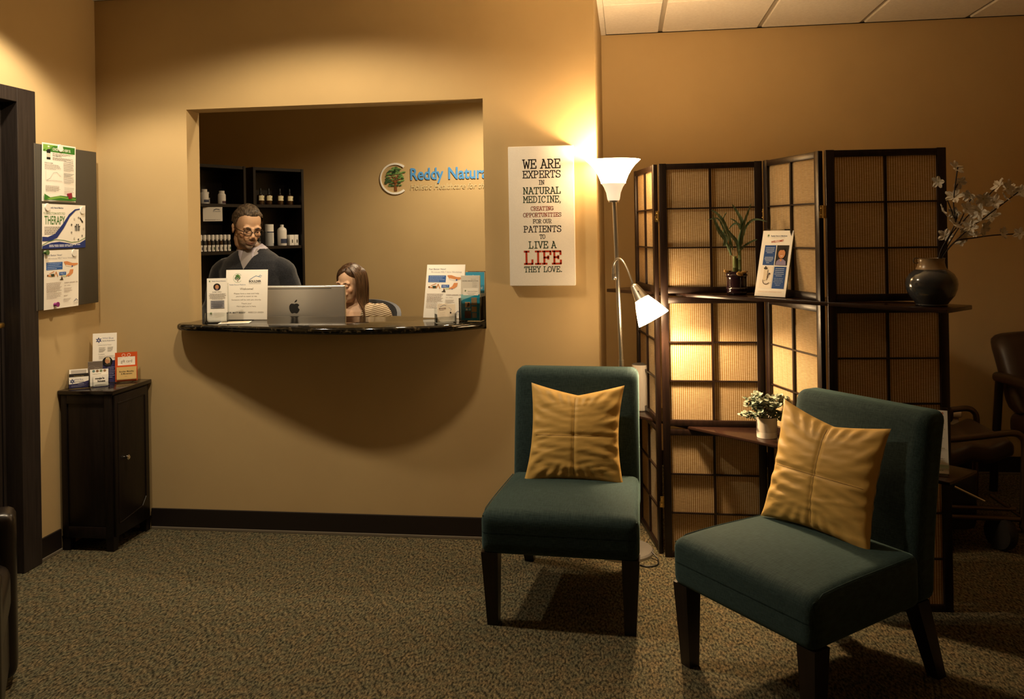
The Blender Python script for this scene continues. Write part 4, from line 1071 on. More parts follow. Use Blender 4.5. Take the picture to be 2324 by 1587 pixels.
s.build(PAPER, 'poster', parent=st, loc=(0, 0, .003), rot=(R(-13), 0, 0))
MB().b2((-.077, -.035, 0), (.077, .05, .003), None, .001).box((0, .0265, .118), (.154, .0026, .236), None, .001, 2, (R(-13), 0, 0)).build('acrylic_frame', ACRY, st)
# ================================================================== TEAL CHAIRS
TEAL = mat('teal_fabric', (.010, .034, .040), .85, spec=.2, sheen=.25)
n, l, b = nodes(TEAL)
tc = n.new('ShaderNodeTexCoord')
def wv(scale):
    mp = n.new('ShaderNodeMapping'); mp.inputs['Scale'].default_value = scale; l.new(tc.outputs['Object'], mp.inputs['Vector'])
    t_ = n.new('ShaderNodeTexNoise'); t_.inputs['Scale'].default_value = 1; t_.inputs['Detail'].default_value = 2; l.new(mp.outputs[0], t_.inputs['Vector']); return t_
a1, a2 = wv((30, 500, 500)), wv((500, 30, 60))
ad = n.new('ShaderNodeMath'); ad.operation = 'ADD'; l.new(a1.outputs['Fac'], ad.inputs[0]); l.new(a2.outputs['Fac'], ad.inputs[1])
rp = n.new('ShaderNodeValToRGB'); e = rp.color_ramp.elements
e[0].position = .38; e[0].color = (.0095, .021, .023, 1); e[1].position = .62; e[1].color = (.027, .049, .052, 1)
hf = n.new('ShaderNodeMath'); hf.operation = 'MULTIPLY'; hf.inputs[1].default_value = .5; l.new(ad.outputs[0], hf.inputs[0]); l.new(hf.outputs[0], rp.inputs[0]); l.new(rp.outputs[0], b.inputs['Base Color'])
b.inputs['Sheen Tint'].default_value = (.35, .6, .6, 1)
bp = n.new('ShaderNodeBump'); bp.inputs['Strength'].default_value = .25; bp.inputs['Distance'].default_value = .0012; l.new(ad.outputs[0], bp.inputs['Height']); l.new(bp.outputs[0], b.inputs['Normal'])
LEGW = mat('chair_leg_wood', (.010, .006, .005), .35); noise_mix(LEGW, (.007, .0045, .004, 1), (.014, .008, .006, 1), 8, stretch=(12, 12, 1))
def slipper_chair(label, loc, rz):
    t = thing('slipper_chair', label, 'chair', loc, (0, 0, R(rz)), 'teal slipper chairs in the waiting area')
    def fseat(w, p):
        yy = (w[1] + .275) / .55
        w[0] *= 1 - .085 * yy
        top = max(0, (w[2] + .02) / .10)
        if w[2] > 0: w[2] += .020 * (1 - p[0] ** 2) * (1 - (p[1]) ** 2) * min(1, top) - .012 * max(0, -p[1]) ** 3
        w[2] -= .0
        return w
    mb = MB(); mb.rbox((0, .275, .363), (.605, .55, .172), .032, None, 16, fseat); mb.build('seat', TEAL, t, ang=70)
    def fback(w, p):
        h = max(0, (w[2] + .305) / .61)
        w[1] += .085 * h ** 1.6
        w[0] *= 1 - .010 * h
        w[1] += -.010 * (1 - p[0] ** 2) * (1 - p[2] ** 2) if p[1] < 0 else 0
        return w
    mb = MB(); mb.rbox((0, .578, .588), (.556, .112, .612), .035, None, 16, fback); mb.build('backrest', TEAL, t, ang=70)
    for sx in (-1, 1):
        mb = MB()
        x = sx * .268
        vs = []
        for z, hw, oy, ox in ((.285, .033, 0, 0), (0.0, .0215, .004, -sx * .006)):
            vs += [(x + ox - hw, .040 + oy - hw, z), (x + ox + hw, .040 + oy - hw, z), (x + ox + hw, .040 + oy + hw, z), (x + ox - hw, .040 + oy + hw, z)]
        mb.add(vs, [(3, 2, 1, 0), (4, 5, 6, 7), (0, 1, 5, 4), (1, 2, 6, 5), (2, 3, 7, 6), (3, 0, 4, 7)]); mb.build('leg', LEGW, t, smooth=False)
        mb = MB(); x = sx * .235; vs = []
        for z, hw, oy in ((.285, .030, .575), (0.0, .021, .685)):
            vs += [(x - hw, oy - hw, z), (x + hw, oy - hw, z), (x + hw, oy + hw, z), (x - hw, oy + hw, z)]
        mb.add(vs, [(3, 2, 1, 0), (4, 5, 6, 7), (0, 1, 5, 4), (1, 2, 6, 5), (2, 3, 7, 6), (3, 0, 4, 7)]); mb.build('leg', LEGW, t, smooth=False)
        sm = MB(); pts = []
        for yy in (.012, .03, .06, .12, .2, .3, .4, .5):
            w = fseat([sx * .293, yy - .275, .086 if yy > .03 else .075], (sx * .97, yy / .275 - 1, 1)); pts.append((w[0], w[1] + .275, w[2] + .363 - .0045))
        sm.tube(pts, .0022, None, 6); sm.build('seam_piping', TEAL, t)
    return t
CA = slipper_chair('teal slipper chair facing forward below the white lettered canvas', (-.273, 3.165, 0), -3.6)
CB = slipper_chair('teal slipper chair turned sideways in front of the folding screen', (.323, 2.752, 0), -51.5)

GOLD = mat('gold_satin', (.56, .36, .105), .48, spec=.35, sheen=.3)
n, l, b = nodes(GOLD); b.inputs['Sheen Tint'].default_value = (.9, .7, .35, 1)
t1 = n.new('ShaderNodeTexNoise'); t1.inputs['Scale'].default_value = 420; tc = n.new('ShaderNodeTexCoord'); l.new(tc.outputs['Object'], t1.inputs['Vector'])
bp = n.new('ShaderNodeBump'); bp.inputs['Strength'].default_value = .10; bp.inputs['Distance'].default_value = .001; l.new(t1.outputs['Fac'], bp.inputs['Height']); l.new(bp.outputs[0], b.inputs['Normal'])
def pillow(label, loc, rot, W, H, TK, seed, dent, corners):
    """corners: extra (x, z) pull of TL, TR, BL, BR ears"""
    N = 56; mb = MB(); idx = {}
    off = Vector((seed * 3.1, seed * 1.7, 0))
    def pos(i, j, sg):
        u, v = -1 + 2 * i / N, -1 + 2 * j / N
        pin = .085
        x = u * (1 - pin * (1 - v * v) ** 1.0); z = v * (1 - pin * (1 - u * u) ** 1.0)
        x *= W / 2; z *= H / 2
        if v > 0: z -= dent * (1 - abs(u - .05)) ** 2 * v ** 2 * (abs(u) < 1)
        for (cx, cz), (du, dv) in zip(((-1, 1), (1, 1), (-1, -1), (1, -1)), corners):
            k = max(0, (u * cx + 1) / 2) ** 3 * max(0, (v * cz + 1) / 2) ** 3; x += du * k; z += dv * k
        e = max(0., (1 - u * u) * (1 - v * v)); th = TK / 2 * e ** .42
        # wrinkles running across, stronger towards the edges and bottom
        q = noise.noise(Vector((u * 1.3 + .6 * v, v * 7.5 + u * 1.4, 0)) + off) * .5 + noise.noise(Vector((u * 2.5, v * 15 - u * 3, 3)) + off) * .28
        rad_ = abs(u) ** 2 * .7 + .35 + (.35 if v < 0 else 0)
        th += (q * .014 * rad_) * min(1, e * 5)
        rr = math.atan2(v * .8, u); ed = max(abs(u), abs(v))
        th += .006 * math.sin(rr * 26 + seed) * max(0, ed - .62) * 2 * min(1, e * 8)
        th = max(th, 0)
        if sg < 0:
            th -= .006 * math.exp(-(u * 28) ** 2) * min(1, e * 3) + .006 * math.exp(-((v + .02) * 28) ** 2) * min(1, e * 3)
        return (x, sg * th, z + H / 2)
    vs = []; fs = []
    for sg in (-1, 1):
        for i in range(N + 1):
            for j in range(N + 1): vs.append(pos(i, j, sg))
    M_ = N + 1
    for s_ in (0, 1):
        o = s_ * M_ * M_
        for i in range(N):
            for j in range(N):
                q = (o + i * M_ + j, o + (i + 1) * M_ + j, o + (i + 1) * M_ + j + 1, o + i * M_ + j + 1)
                fs.append(q if s_ == 0 else q[::-1])
    mb.add(vs, fs)
    o = mb.build('throw_pillow', GOLD, None, ang=180); o.location = loc; o.rotation_euler = rot
    tag(o, label, 'pillow', 'gold throw pillows on the teal chairs')
    # stitched seam cross
    for hor in (0, 1):
        sm = MB(); pts = []
        for k in range(3, N - 2):
            i, j = (k, int(round(N * .49))) if hor else (N // 2, k)
            p = pos(i, j, -1); pts.append((p[0], p[1] - .0006, p[2]))
        sm.tube(pts, .0011, None, 5); sm.build('seam', mat('gold_seam', (.30, .18, .05), .7), o)
    edge = MB(); pts = []
    return o
def lc(ch, x, y, z): q = Matrix.Rotation(ch.rotation_euler.z, 3, 'Z') @ Vector((x, y, z)); return Vector(ch.location) + q
pa = lc(CA, .012, .405, .447)
pillow('gold square pillow on the forward-facing chair, top edge sagging in the middle', pa, (R(-16), 0, R(-3.6 + 1)), .400, .395, .115, 1.0, .020, ((.006, .020), (.012, .014), (-.018, -.010), (.008, -.014)))
pb = lc(CB, -.030, .405, .452)
pillow('gold square pillow on the sideways chair, left top corner pointing up', pb, (R(-17), R(1.5), R(-51.5 + 6)), .415, .400, .125, 2.3, .016, ((-.004, .034), (.004, .006), (-.010, .0), (.004, -.012)))

# ------------------------------------------------------------------ lettered canvas on the wall
t = thing('lettered_canvas', 'white canvas with typewriter lettering beside the floor lamp', 'wall sign', (-.4045, 4.098, 1.246))
CANV = mat('canvas_white', (.80, .77, .72), .7); noise_mix(CANV, (.78, .75, .70, 1), (.82, .79, .74, 1), 300, bump=.15, bscale=500, dist=.0006)
MB().b2((-.159, -.038, 0), (.159, 0, .676), None, .004, 3).build('canvas', CANV, t)
INKD, INKG, INKR, INKB = ink('#231f1d'), ink('#1d3a26'), ink('#8f3418'), ink('#a8341b')
H_ = .676
# rows: text, baseline and cap height as read off the photo (px from the canvas foot at 648; 317 px tall), width px
rows = [('WE ARE', 266.5, 19.5, 87, INKD), ('EXPERTS', 245, 15.5, 87, INKD), ('IN', 229.5, 9.5, 13, INKD), ('NATURAL', 208.5, 14.5, 86, INKG), ('MEDICINE,', 189, 14, 86, INKG), ('CREATING', 171, 8.6, 52, INKR),
        ('OPPORTUNITIES', 156.5, 8.6, 87, INKR), ('FOR OUR', 142, 8.6, 43, INKD), ('PATIENTS', 122, 13.5, 86, INKD), ('TO', 107, 9, 13, INKD), ('LIVE A', 85.5, 14.8, 64, INKG), ('LIFE', 50, 28, 86, INKB), ('THEY LOVE.', 31.5, 12, 86, INKG)]
K = .676 / 317
for tx, yb_, ch_, wp, mm in rows:
    vs, fs, W = slab2d(tx, ch_ * K, wp * K, .135 if ch_ < 10 else .125 if ch_ < 25 else .15)
    MB().add([(x - W / 2 + .003, -.0384, yb_ * K + z) for x, z in vs], fs).build('lettering', mm, t, smooth=False)
# ================================================================== NOTICE BOARD, CABINET (left wall)
t = MB().b2((-.2265, -.034, 0), (.2265, 0, .777), mat('board_grey', (.060, .054, .044), .5), .003).build('notice_board', None)
t.location = (XL + .001, 3.8195, 1.180); t.rotation_euler = (0, 0, R(90))
tag(t, 'dark grey magnetic notice board on the left wall by the door', 'notice board')
MB().b2((-.229, -.030, -.002), (-.2265, 0, .779)).build('edge_trim', mat('board_edge', (.22, .19, .15), .4, .4), t)
bx = XL + .0365
def on_board(s, nm, lab, y, z, rot=0):
    return s.build(PAPER, nm, lab, 'flyer', (bx, y, z), (R(1.2), R(rot), R(90)))
s = Sheet(.244, .276, .0008)
s.rect(.03, .855, .97, .975, '#3c7a2c'); s.poly([(.03, .975), (.03, .88), (.35, .965), (.6, .975)], '#7fae4c')
s.rect(.13, .72, .24, .90, '#20221d'); s.rect(.16, .90, .21, .955, '#e9e4da'); s.rect(.13, .76, .24, .83, '#c9c8b8'); s.poly([(.08, .86), (.12, .93), (.30, .93), (.18, .90)], '#7fae4c')
s.text('CONCENTRATED HEMP OIL', .30, .885, .045, '#d9dccb', w=.54, bold=.03)
s.lines(.30, .92, .84, .81, 3, '#8d857c', .006); s.text('WHOLE HEMP EXTRACT', .30, .785, .014, '#3a352f', w=.27, bold=.02); s.lines(.30, .92, .765, .725, 4, '#8d857c', .006)
s.text('HOW TO TAKE:', .07, .655, .014, '#3a352f', w=.24, bold=.02); s.lines(.07, .56, .635, .56, 5, '#8d857c', .006, seed=2)
s.strip([(.10, .53), (.10, .36)], .003, '#9a9389'); s.strip([(.10, .36), (.58, .36)], .003, '#9a9389'); s.strip([(.12, .36), (.22, .40), (.32, .50), (.42, .51), (.54, .44)], .004, '#6d675f'); s.strip([(.12, .35), (.3, .375), (.56, .365)], .003, '#b0a99e')
s.lines(.09, .55, .27, .18, 6, '#8d857c', .006, seed=6); s.text('CYTOCHROME P450', .62, .70, .014, '#3a352f', w=.28, bold=.02); s.lines(.61, .93, .68, .55, 9, '#8d857c', .006, seed=7); s.lines(.61, .93, .50, .46, 3, '#3a352f', .008); s.lines(.61, .93, .44, .34, 7, '#8d857c', .006, seed=12); s.lines(.62, .93, .25, .15, 5, '#8d857c', .006, seed=13)
s.poly([(.03, .025), (.03, .13), (.2, .07), (.5, .11), (.97, .09), (.97, .025)], '#3c7a2c'); s.poly([(.1, .05), (.45, .10), (.97, .06), (.97, .05), (.5, .07), (.2, .03)], '#7fae4c')
on_board(s, 'hemp_oil_flyer', 'topmost flyer on the notice board, green bands and bottle picture', 3.747, 1.690, 0)
s = Sheet(.318, .212, .0008)
s.tree(.10, .92, .05); s.text('Reddy Natural Medicine', .17, .90, .040, '#3c4f74', w=.30, bold=.01)
s.text('PULSED ELECTROMAGNETIC FIELD', .03, .765, .052, '#9fb08f', w=.48, bold=.01); s.text('THERAPY', .05, .545, .185, '#4c7a3f', w=.46, bold=.012)
s.lines(.05, .45, .48, .33, 5, '#6d675f', .014, seed=4)
s.poly([(0, .27), (.12, .26), (.28, .33), (.45, .55), (.6, .78), (.74, .90), (.92, .93), (.92, .915), (.76, .87), (.62, .72), (.48, .46), (.33, .24), (.18, .17), (.0, .17)], '#2c3a7a')
s.poly([(0, 0), (0, .06), (.2, .13), (.38, .15), (.55, .12), (.72, .08), (.86, .11), (1, .19), (1, 0)], '#2c3a7a'); s.strip([(.0, .08), (.14, .16), (.3, .20), (.48, .18), (.66, .13), (.82, .14), (1, .23)], .014, '#4c7a3f')
s.lines(.15, .97, .075, .045, 2, '#d0d4e4', .018, seed=5)
for dx in (-.05, -.02, .02, .05): s.disc(.80 + dx, .50 + (.04 if abs(dx) < .03 else 0), .02, '#26221f'); s.strip([(.80 + dx, .48 + (.03 if abs(dx) < .03 else 0)), (.80 + dx, .40)], .03 if abs(dx) < .03 else .018, '#26221f')
for a in range(0, 360, 40): s.disc(.80 + .15 * math.cos(R(a)), .45 + .26 * math.sin(R(a)), .024, ('#c9c6be', '#55504a', '#8d8a84')[a // 40 % 3])
s.strip([(.86, .70), (.93, .60)], .03, '#3a352f')
on_board(s, 'therapy_flyer', 'middle flyer on the notice board, landscape, headed THERAPY', 3.780, 1.466, 0)
s = melt(.252, .280, .0008)
on_board(s, 'melt_flyer', 'lowest flyer on the notice board, Feel Better Now workshop sheet', 3.753, 1.178, 0)
def magnet(lab, y, z, m_, sq=False, pin=False):
    mb = MB(); mb.M = Matrix.Translation((bx + .0014, y, z)) @ Matrix.Rotation(R(90), 4, 'Y')
    if sq: mb.box((0, 0, .005), (.028, .028, .009), None, .002, rot=(0, 0, .15))
    elif pin: mb.lathe([(.007, 0), (.009, .003), (.006, .010), (.012, .016), (.012, .020)], None, 20)
    else: mb.lathe([(.0175, 0), (.0185, .002), (.0185, .007), (.017, .009)], None, 26)
    o = mb.build('magnet', m_); tag(o, lab, 'magnet')
MW = mat('magnet_white', (.80, .78, .73), .35)
magnet('round white magnet at the top of the hemp oil flyer', 3.752, 1.949, MW)
magnet('square dark red magnet at the foot of the hemp oil flyer', 3.818, 1.721, mat('magnet_red', '#8a2136', .35), True)
magnet('round white magnet on the left of the THERAPY flyer', 3.655, 1.662, MW)
magnet('round white magnet on the right of the THERAPY flyer', 3.912, 1.652, MW)
magnet('round white magnet at the top right of the workshop flyer', 3.843, 1.441, MW)
magnet('small green pin magnet at the top left of the workshop flyer', 3.634, 1.448, mat('magnet_green', '#4c6a3c', .35), pin=True)
magnet('magenta pin magnet at the foot of the workshop flyer', 3.700, 1.199, mat('magnet_magenta', '#8a2a78', .35), pin=True)

# small cabinet in the corner
cb = thing('corner_cabinet', 'small black-brown storage cabinet in the corner left of the counter', 'cabinet', (-2.600, 3.928, 0))
x0, x1, y0, y1 = -.134, .132, -.158, .158
mb = MB().b2((x0, y0, .062), (x1, y1, .757), None, .003); mb.build('body', ESP, cb, ang=30)
MB().b2((x0 - .010, y0 - .012, .757), (x1 + .014, y1 + .010, .776), None, .004).build('top', mat('espresso_top', (.012, .008, .007), .16, spec=.55), cb, ang=30)
for fx in (x0 + .02, x1 - .018):
    for fy in (y0 + .018, y1 - .020): MB().add(*((lambda h, g: ([(fx - h, fy - h, .07), (fx + h, fy - h, .07), (fx + h, fy + h, .07), (fx - h, fy + h, .07), (fx - g, fy - g, 0), (fx + g, fy - g, 0), (fx + g, fy + g, 0), (fx - g, fy + g, 0)], [(3, 2, 1, 0), (4, 5, 6, 7), (0, 1, 5, 4), (1, 2, 6, 5), (2, 3, 7, 6), (3, 0, 4, 7)]))(.022, .017))).build('foot', ESP, cb, smooth=False)
# framed side facing the room's near end
sp_ = MB()
sp_.b2((x0 + .004, y0 - .006, .066), (x0 + .034, y0, .752), None, .0015).b2((x1 - .036, y0 - .006, .066), (x1 - .0, y0, .752), None, .0015).b2((x0 + .034, y0 - .006, .712), (x1 - .036, y0, .752), None, .0015).b2((x0 + .034, y0 - .006, .066), (x1 - .036, y0, .118), None, .0015)
sp_.build('side_frame', ESP, cb, ang=30)
dr = MB().b2((x1, y0 + .006, .070), (x1 + .012, y1 - .030, .750), None, .002)
# raised border with chamfered lower corners
a, c2 = y0 + .030, y1 - .058
pts = [(a, .71), (c2, .71), (c2 + .004, .70), (c2 + .004, .19), (c2 - .03, .15), (a + .03, .13), (a, .13)]
for p, q in zip(pts, pts[1:] + pts[:1]): dr.tube([(x1 + .012, p[0], p[1]), (x1 + .012, q[0], q[1])], .0035, None, 6)
door_ = dr.build('door', ESP, cb, ang=30)
kb = MB(); kb.M = Matrix.Translation((x1 + .012, -.082, .437)) @ Matrix.Rotation(R(90), 4, 'Y'); kb.lathe([(.006, 0), (.005, .008), (.007, .013), (.0125, .018), (.0125, .024), (.008, .028)], None, 20); kb.build('knob', CHROME, door_)
dh = MB(); dh.b2((-.131 - .0105, -.150, .70), (-.131, -.128, .752))
# cards and leaflets on the cabinet top
ZK = .7762
ch = thing('card_rack', 'clear acrylic card rack on the front edge of the corner cabinet', 'card holder', (-2.643, 3.858, ZK), (0, 0, R(33)))
MB().b2((-.092, -.032, 0), (.092, .030, .003), None, .001).b2((-.092, .027, .003), (.092, .030, .088), None, .001).build('back_plate', ACRY, ch)
MB().b2((-.092, -.032, .003), (.092, -.0295, .026), None, .001).b2((-.0015, -.0295, .003), (.0015, .027, .04)).b2((-.092, -.0295, .003), (-.0895, .027, .05)).b2((.0895, -.0295, .003), (.092, .027, .05)).build('front_lip', ACRY, ch)
def card_on(s, nm, lab, dx, dy, dz, rx, cat='cards'):
    q = Matrix.Rotation(R(33), 3, 'Z') @ Vector((dx, dy, 0)); return s.build(PAPER, nm, lab, cat, (-2.643 + q.x, 3.858 + q.y, ZK + .0035 + dz), (R(rx), 0, R(33)))
def star(s, x, y, r):
    k = s.h / s.w
    for i in range(6):
        a = 60 * i + 30; d = (math.cos(R(a)), math.sin(R(a))); e_ = (math.cos(R(a + 38)), math.sin(R(a + 38)))
        s.poly([(x + .12 * r * d[0] * k, y + .12 * r * d[1]), (x + .5 * r * e_[0] * k, y + .5 * r * e_[1]), (x + r * d[0] * k, y + r * d[1]), (x + .45 * r * math.cos(R(a - 22)) * k, y + .45 * r * math.sin(R(a - 22)))], '#2d3566' if i % 2 else '#4a5484')
s = Sheet(.086, .052, .008)
s.poly([(0, 0), (1, 0), (1, .62), (.75, .50), (.4, .40), (0, .36)], '#33305c'); star(s, .17, .62, .26); s.text('Wild Blue', .30, .68, .16, '#8d8fa8', w=.42); s.text('Sports Acupuncture', .30, .52, .08, '#4a4860', w=.46, bold=.02)
s.lines(.45, .93, .34, .33, 1, '#c6c6dc', .04); s.lines(.12, .9, .22, .10, 3, '#8a88a8', .03)
card_on(s, 'business_cards', 'Wild Blue business cards in the left half of the card rack', -.045, -.008, 0, -6)
s = Sheet(.086, .066, .006); s.rect(0, .0, 1, 1, '#2a2622'); s.text('Practitioner Care', .5, .80, .06, '#b09a5c', 'c', w=.5); s.strip([(.1, .72), (.9, .72)], .012, '#b09a5c')
card_on(s, 'business_cards', 'black cards with gold print behind the Wild Blue cards', -.045, .008, 0, -6)
s = Sheet(.084, .086, .004); s.rect(.1, .3, .9, .95, '#b9b3ac')
card_on(s, 'grey_cards', 'pale grey cards at the back of the card rack left half', -.046, .0215, 0, -3)
s = Sheet(.066, .056, .008)
s.text("mojo's", .12, .60, .15, '#201c1a', w=.62, bold=.05); s.text('house', .28, .36, .15, '#201c1a', w=.52, bold=.05); s.lines(.1, .85, .12, .10, 2, '#8d857c', .03)
card_on(s, 'business_cards', "white mojo's house cards at the front right of the card rack", .052, -.012, 0, -6)
s = Sheet(.082, .080, .008); s.lines(.15, .85, .72, .70, 1, '#8d857c', .03)
for x, c_ in ((.2, '#6b8a8a'), (.4, '#8a6a4c'), (.6, '#7a8a6a'), (.8, '#9a7a5c')): s.disc(x, .90, .08, c_)
card_on(s, 'business_cards', "cards with pictured top edge behind the mojo's house cards", .045, .006, 0, -5)
s = Sheet(.066, .118, .003); s.rect(0, 0, 1, 1, '#6d6259'); s.ring(.62, .62, .13, .02, '#8d8276'); s.ring(.25, .7, .15, .02, '#7d7268')
card_on(s, 'brown_card', 'taupe card standing tall at the back of the card rack', .028, .0195, 0, -2)
s = Sheet(.112, .250, .004)
s.rect(0, 0, 1, .44, '#33305c'); star(s, .25, .86, .065); s.text('Wild Blue', .40, .875, .040, '#8d8fa8', w=.46); s.text('Sports Acupuncture', .40, .835, .018, '#4a4860', w=.52, bold=.02)
s.text('Common Injuries Treated', .22, .75, .018, '#6d675f', w=.55); s.lines(.26, .54, .71, .62, 6, '#6d675f', .006); s.lines(.62, .86, .71, .63, 5, '#6d675f', .006, seed=3); s.text('Conditions', .24, .57, .016, '#4a443e', w=.26); s.lines(.26, .95, .54, .48, 4, '#a8a097', .005)
s.disc(.62, .42, .095, '#151312'); s.disc(.62, .43, .045, '#c08a63', asp=1.2); s.poly([(.52, .45), (.56, .50), (.68, .51), (.74, .46), (.72, .36), (.69, .45), (.55, .47)], '#c9b48a'); s.poly([(.48, .35), (.60, .38), (.74, .36), (.78, .33)], '#3a3632')
s.lines(.62, .94, .30, .10, 7, '#a8aad0', .008)
s.build(PAPER, 'wild_blue_leaflet', 'tall Wild Blue leaflet with round portrait leaning in the corner', 'leaflet', (-2.645, 3.985, ZK), (R(-9), 0, R(26)))
gc = thing('gift_card_stand', 'orange gift card display on the right of the corner cabinet', 'display stand', (-2.545, 4.016, ZK), (0, 0, R(30)))
s = Sheet(.104, .146, .003); s.rect(0, 0, 1, 1, '#c9521f'); s.rect(.12, .55, .90, .84, '#efe8dc'); s.text('gift card', .51, .64, .10, '#5d4a3a', 'c', w=.50); s.text('give a', .18, .78, .025, '#a09488', w=.1); s.text('any denomination', .5, .585, .022, '#a09488', 'c', w=.4)
for a_, bb in ((.42, -1), (.58, 1)): s.ring(.5 + bb * .12, .90, .055, .012, '#efe0d0', 0, 360)
s.strip([(.5, .85), (.40, .80)], .012, '#efe0d0'); s.strip([(.5, .85), (.60, .80)], .012, '#efe0d0')
o = s.build(PAPER, 'backing_card', parent=gc, loc=(0, 0, .003), rot=(R(-8), 0, 0))
s = Sheet(.092, .064, .010); s.rect(0, 0, 1, 1, '#d9b878'); s.text('Boulder Mobility', .5, .58, .12, '#2a2622', 'c', w=.74, bold=.02); s.text('& Movement', .5, .40, .12, '#2a2622', 'c', w=.56, bold=.02); s.lines(.4, .6, .25, .24, 1, '#8d7a58', .02)
s.build(PAPER, 'card_stack', parent=gc, loc=(.002, -.007, .012), rot=(R(-8), 0, 0))
MB().b2((-.053, -.032, 0), (.053, .03, .003), None, .001).b2((-.05, -.032, .003), (.05, -.0295, .02), None, .001).build('acrylic_base', ACRY, gc)

# ------------------------------------------------------------------ black leather armchair cut by the left edge
ac = thing('leather_armchair', 'black leather armchair cut off by the left edge of the photo', 'armchair', (-1.93, 2.36, 0), (0, 0, R(125)))
MB().rbox((-.30, .32, .31), (.13, .70, .56), .03, None, 10).build('armrest', BLEATHER, ac)
MB().rbox((.33, .32, .31), (.13, .70, .56), .03, None, 10).build('armrest', BLEATHER, ac)
MB().rbox((.015, .30, .36), (.49, .64, .17), .05, None, 12).build('seat_cushion', BLEATHER, ac)
MB().rbox((.015, .66, .46), (.52, .16, .72), .06, None, 12).build('backrest', BLEATHER, ac)
MB().rbox((.015, .32, .17), (.50, .66, .20), .02, None, 8).build('base', BLEATHER, ac)
for sx in (-.31, .34):
    for y in (.02, .62): MB().lathe([(.018, 0), (.024, .032)], None, 16, c=(sx, y, 0)).build('foot', ESP, ac)

# ================================================================== DARK RIGHT SIDE: leather chairs and a side table
lg = thing('lounge_chair', 'low brown leather lounge chair with tubular arms behind the screen', 'lounge chair', (1.56, 4.28, 0))
TUB = mat('bronze_tube', (.10, .07, .045), .30, .8)
for sy, nm in ((-.12, 'arm_frame'), (.42, 'arm_frame')):
    MB().tube(cr([Vector(p) for p in ((-.22, sy, .50), (-.05, sy, .515), (.10, sy, .535), (.185, sy, .545), (.222, sy, .53), (.236, sy, .49), (.232, sy, .36), (.225, sy, .20), (.222, sy, .09))], 5), .0155, None, 12).build(nm, TUB, lg)
def fsl(w, p): w[2] += .03 * p[0] + .012 * math.sin(p[0] * 9); return w
MB().rbox((-.02, .15, .425), (.46, .50, .085), .035, None, 14, fsl).build('seat_cushion', LEATHER, lg)
MB().rbox((-.30, .17, .40), (.16, .50, .17), .05, None, 10).build('footrest', LEATHER, lg)
def fbk(w, p): w[0] += .15 * p[2]; return w
MB().rbox((-.06, .40, .52), (.34, .10, .10), .04, None, 10).build('armrest_pad', LEATHER, lg)
MB().rbox((-.14, .08, .22), (.38, .36, .30), .05, None, 8).build('undercarriage', BLACK, lg)
MB().tube([(-.14, -.12, .155), (.21, -.12, .150)], .013).tube([(-.12, -.12, .20), (.19, -.12, .195)], .010).tube([(.08, -.12, .26), (.21, -.12, .165)], .008).build('lower_rail', TUB, lg)
MB().tube([(-.08, -.14, .30), (.05, -.14, .235)], .006).build('lever', CHROME, lg)
for sy in (-.10, .40):
    w = MB(); w.M = Matrix.Translation((.135, sy, .078)) @ Matrix.Rotation(R(-62), 4, 'Z') @ Matrix.Rotation(R(90), 4, 'X')
    w.lathe([(.045, -.028), (.070, -.026), (.078, -.012), (.078, .012), (.070, .026), (.045, .028)], None, 32); w.build('wheel', RUBBER, lg)
w = MB(); w.rbox((-.24, -.02, .07), (.30, .30, .14), .04, None, 8); w.build('footplate', BLACK, lg)
MB().tube([(.222, -.12, .10), (.16, -.11, .10)], .012).tube([(.222, .42, .10), (.16, .41, .10)], .012).build('wheel_fork', TUB, lg)

rc = thing('leather_recliner', 'dark brown leather recliner cut off by the right edge', 'recliner', (2.28, 4.93, 0), (0, 0, R(8)))
def frc(w, p): w[1] += .10 * p[2]; w[2] += .02 * (1 - p[0] ** 2); return w
MB().rbox((.06, .16, .66), (.50, .15, .42), .065, None, 14, frc).build('backrest', LEATHER, rc)
MB().rbox((.06, -.12, .40), (.50, .50, .15), .06, None, 12).build('seat_cushion', LEATHER, rc)
MB().rbox((-.215, -.05, .655), (.075, .42, .055), .024, None, 10).build('armrest_pad', LEATHER, rc)
MB().rbox((.335, -.05, .655), (.075, .42, .055), .024, None, 10).build('armrest_pad', LEATHER, rc)
FRM = mat('recliner_frame', (.012, .008, .006), .4)
for sx in (-.225, .345):
    k = 1 if sx > 0 else -1
    MB().tube(cr([Vector(p) for p in ((sx, -.22, .64), (sx, -.235, .55), (sx + k * .01, -.25, .38), (sx + k * .03, -.27, .0))], 4), .022, None, 10, True, 1.0).build('leg', FRM, rc)
    MB().tube(cr([Vector(p) for p in ((sx, .12, .64), (sx, .15, .40), (sx, .20, .0))], 4), .022, None, 10).build('leg', FRM, rc)
MB().tube(cr([Vector(p) for p in ((-.19, -.24, .60), (-.185, -.245, .48), (-.13, -.25, .425), (.06, -.25, .385), (.25, -.25, .425), (.305, -.245, .48), (.31, -.24, .60))], 4), .016, None, 10).build('bent_frame', FRM, rc)
sd = thing('side_table', 'pale box-shaped side table behind the low lounge chair', 'table', (1.60, 5.05, 0))
CRM = mat('cream_laminate', (.45, .36, .24), .55)
MB().b2((-.19, -.20, .46), (.185, .20, .495), None, .012, 3).build('table_top', CRM, sd)
MB().b2((-.175, -.185, 0), (.17, .185, .46), None, .004).build('carcass', CRM, sd)
